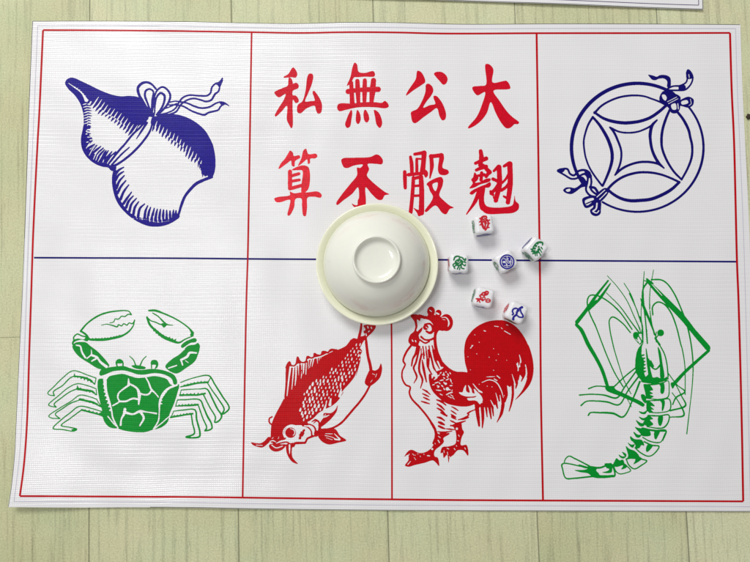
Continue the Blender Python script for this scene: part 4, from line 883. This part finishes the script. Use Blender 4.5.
make_die('crab', 459.2, 263.4, R(-1), 'die showing a green crab, on the blue line nearest the bowl', 'rooster', 'gourd')
make_die('coin', 506.6, 261.0, R(29), 'die showing a round blue coin, in the middle of the scattered dice', 'shrimp', 'fish')
make_die('shrimp', 536.6, 248.2, R(-42), 'die showing a green shrimp, on the crossing of the red and blue lines', 'coin', 'crab', )
make_die('rooster', 484.2, 297.6, R(-15), 'die showing a red rooster, below the die nearest the bowl', 'crab', 'gourd')
make_die('gourd', 516.9, 312.6, R(-27), "die showing a blue gourd, touching the top of the red rooster's tail", 'fish', 'crab')
for r, left, lower in DICE:      # the marks on the two side faces that show: -x and -y
    for key, face in ((left, 0), (lower, 1)):
        lx, ly, fs = CEN[key]; lx = lx-lx.mean(); ly = ly-ly.mean(); h = DE/2+0.00005
        if face == 0: V3 = np.stack([np.full(len(lx), -h), -lx, ly+DE/2], 1)
        else: V3 = np.stack([lx, np.full(len(lx), -h), ly+DE/2], 1)
        mesh_obj('face_print', V3, fs, SM[key], r)

# a dark crumb on the floor at the right edge
cx_, cy_ = corner(748.6, 117)
bm = bmesh.new(); bmesh.ops.create_icosphere(bm, subdivisions=3, radius=0.0022)
rr = random.Random(5)
for vtx in bm.verts: vtx.co *= 1+0.25*math.sin(vtx.co.x*2600+1)*math.cos(vtx.co.y*1900); vtx.co.z *= 0.55
me = bpy.data.meshes.new('crumb'); bm.to_mesh(me); bm.free(); me.materials.append(M_CRUMB)
me.polygons.foreach_set('use_smooth', [True]*len(me.polygons))
o = bpy.data.objects.new('crumb', me); C.objects.link(o); o.location = (cx_, cy_, 0.0009)
o['label'] = "small dark crumb on the green floor beside the mat's right edge"; o['category'] = 'crumb'

# ================================================================== camera, lamps, world
cam = bpy.data.cameras.new('camera'); co = bpy.data.objects.new('camera', cam); C.objects.link(co)
co.location = (0, 0, H); co.rotation_euler = (TH, 0, 0)
cam.sensor_fit = 'HORIZONTAL'; cam.sensor_width = 36; cam.lens = 36*F_PX/750; cam.clip_start = 0.01; cam.clip_end = 50
bpy.context.scene.camera = co
def lamp(name, loc, target, sx, sy, power, col):
    l = bpy.data.lights.new(name, 'AREA'); l.shape = 'RECTANGLE'; l.size = sx; l.size_y = sy; l.energy = power; l.color = col
    o = bpy.data.objects.new(name, l); C.objects.link(o); o.location = loc
    from mathutils import Vector
    o.rotation_euler = (Vector(target)-Vector(loc)).to_track_quat('-Z', 'Y').to_euler(); return o
lamp('window_light', (-0.75, 1.5, 1.75), (0, 0, 0), 1.05, 0.75, 35, (1.0, 1.0, 0.985))
lamp('ceiling_light', (-0.80, -0.02, 2.1), (0, 0, 0), 0.24, 0.5, 10.5, (1.0, 1.0, 1.0))
w = bpy.data.worlds.new('World'); bpy.context.scene.world = w; w.use_nodes = True
w.node_tree.nodes['Background'].inputs[0].default_value = (1.0, 0.97, 0.99, 1); w.node_tree.nodes['Background'].inputs[1].default_value = 0.29
sc = bpy.context.scene
sc.view_settings.view_transform = 'Standard'; sc.view_settings.look = 'None'; sc.view_settings.exposure = 0.0; sc.view_settings.gamma = 1
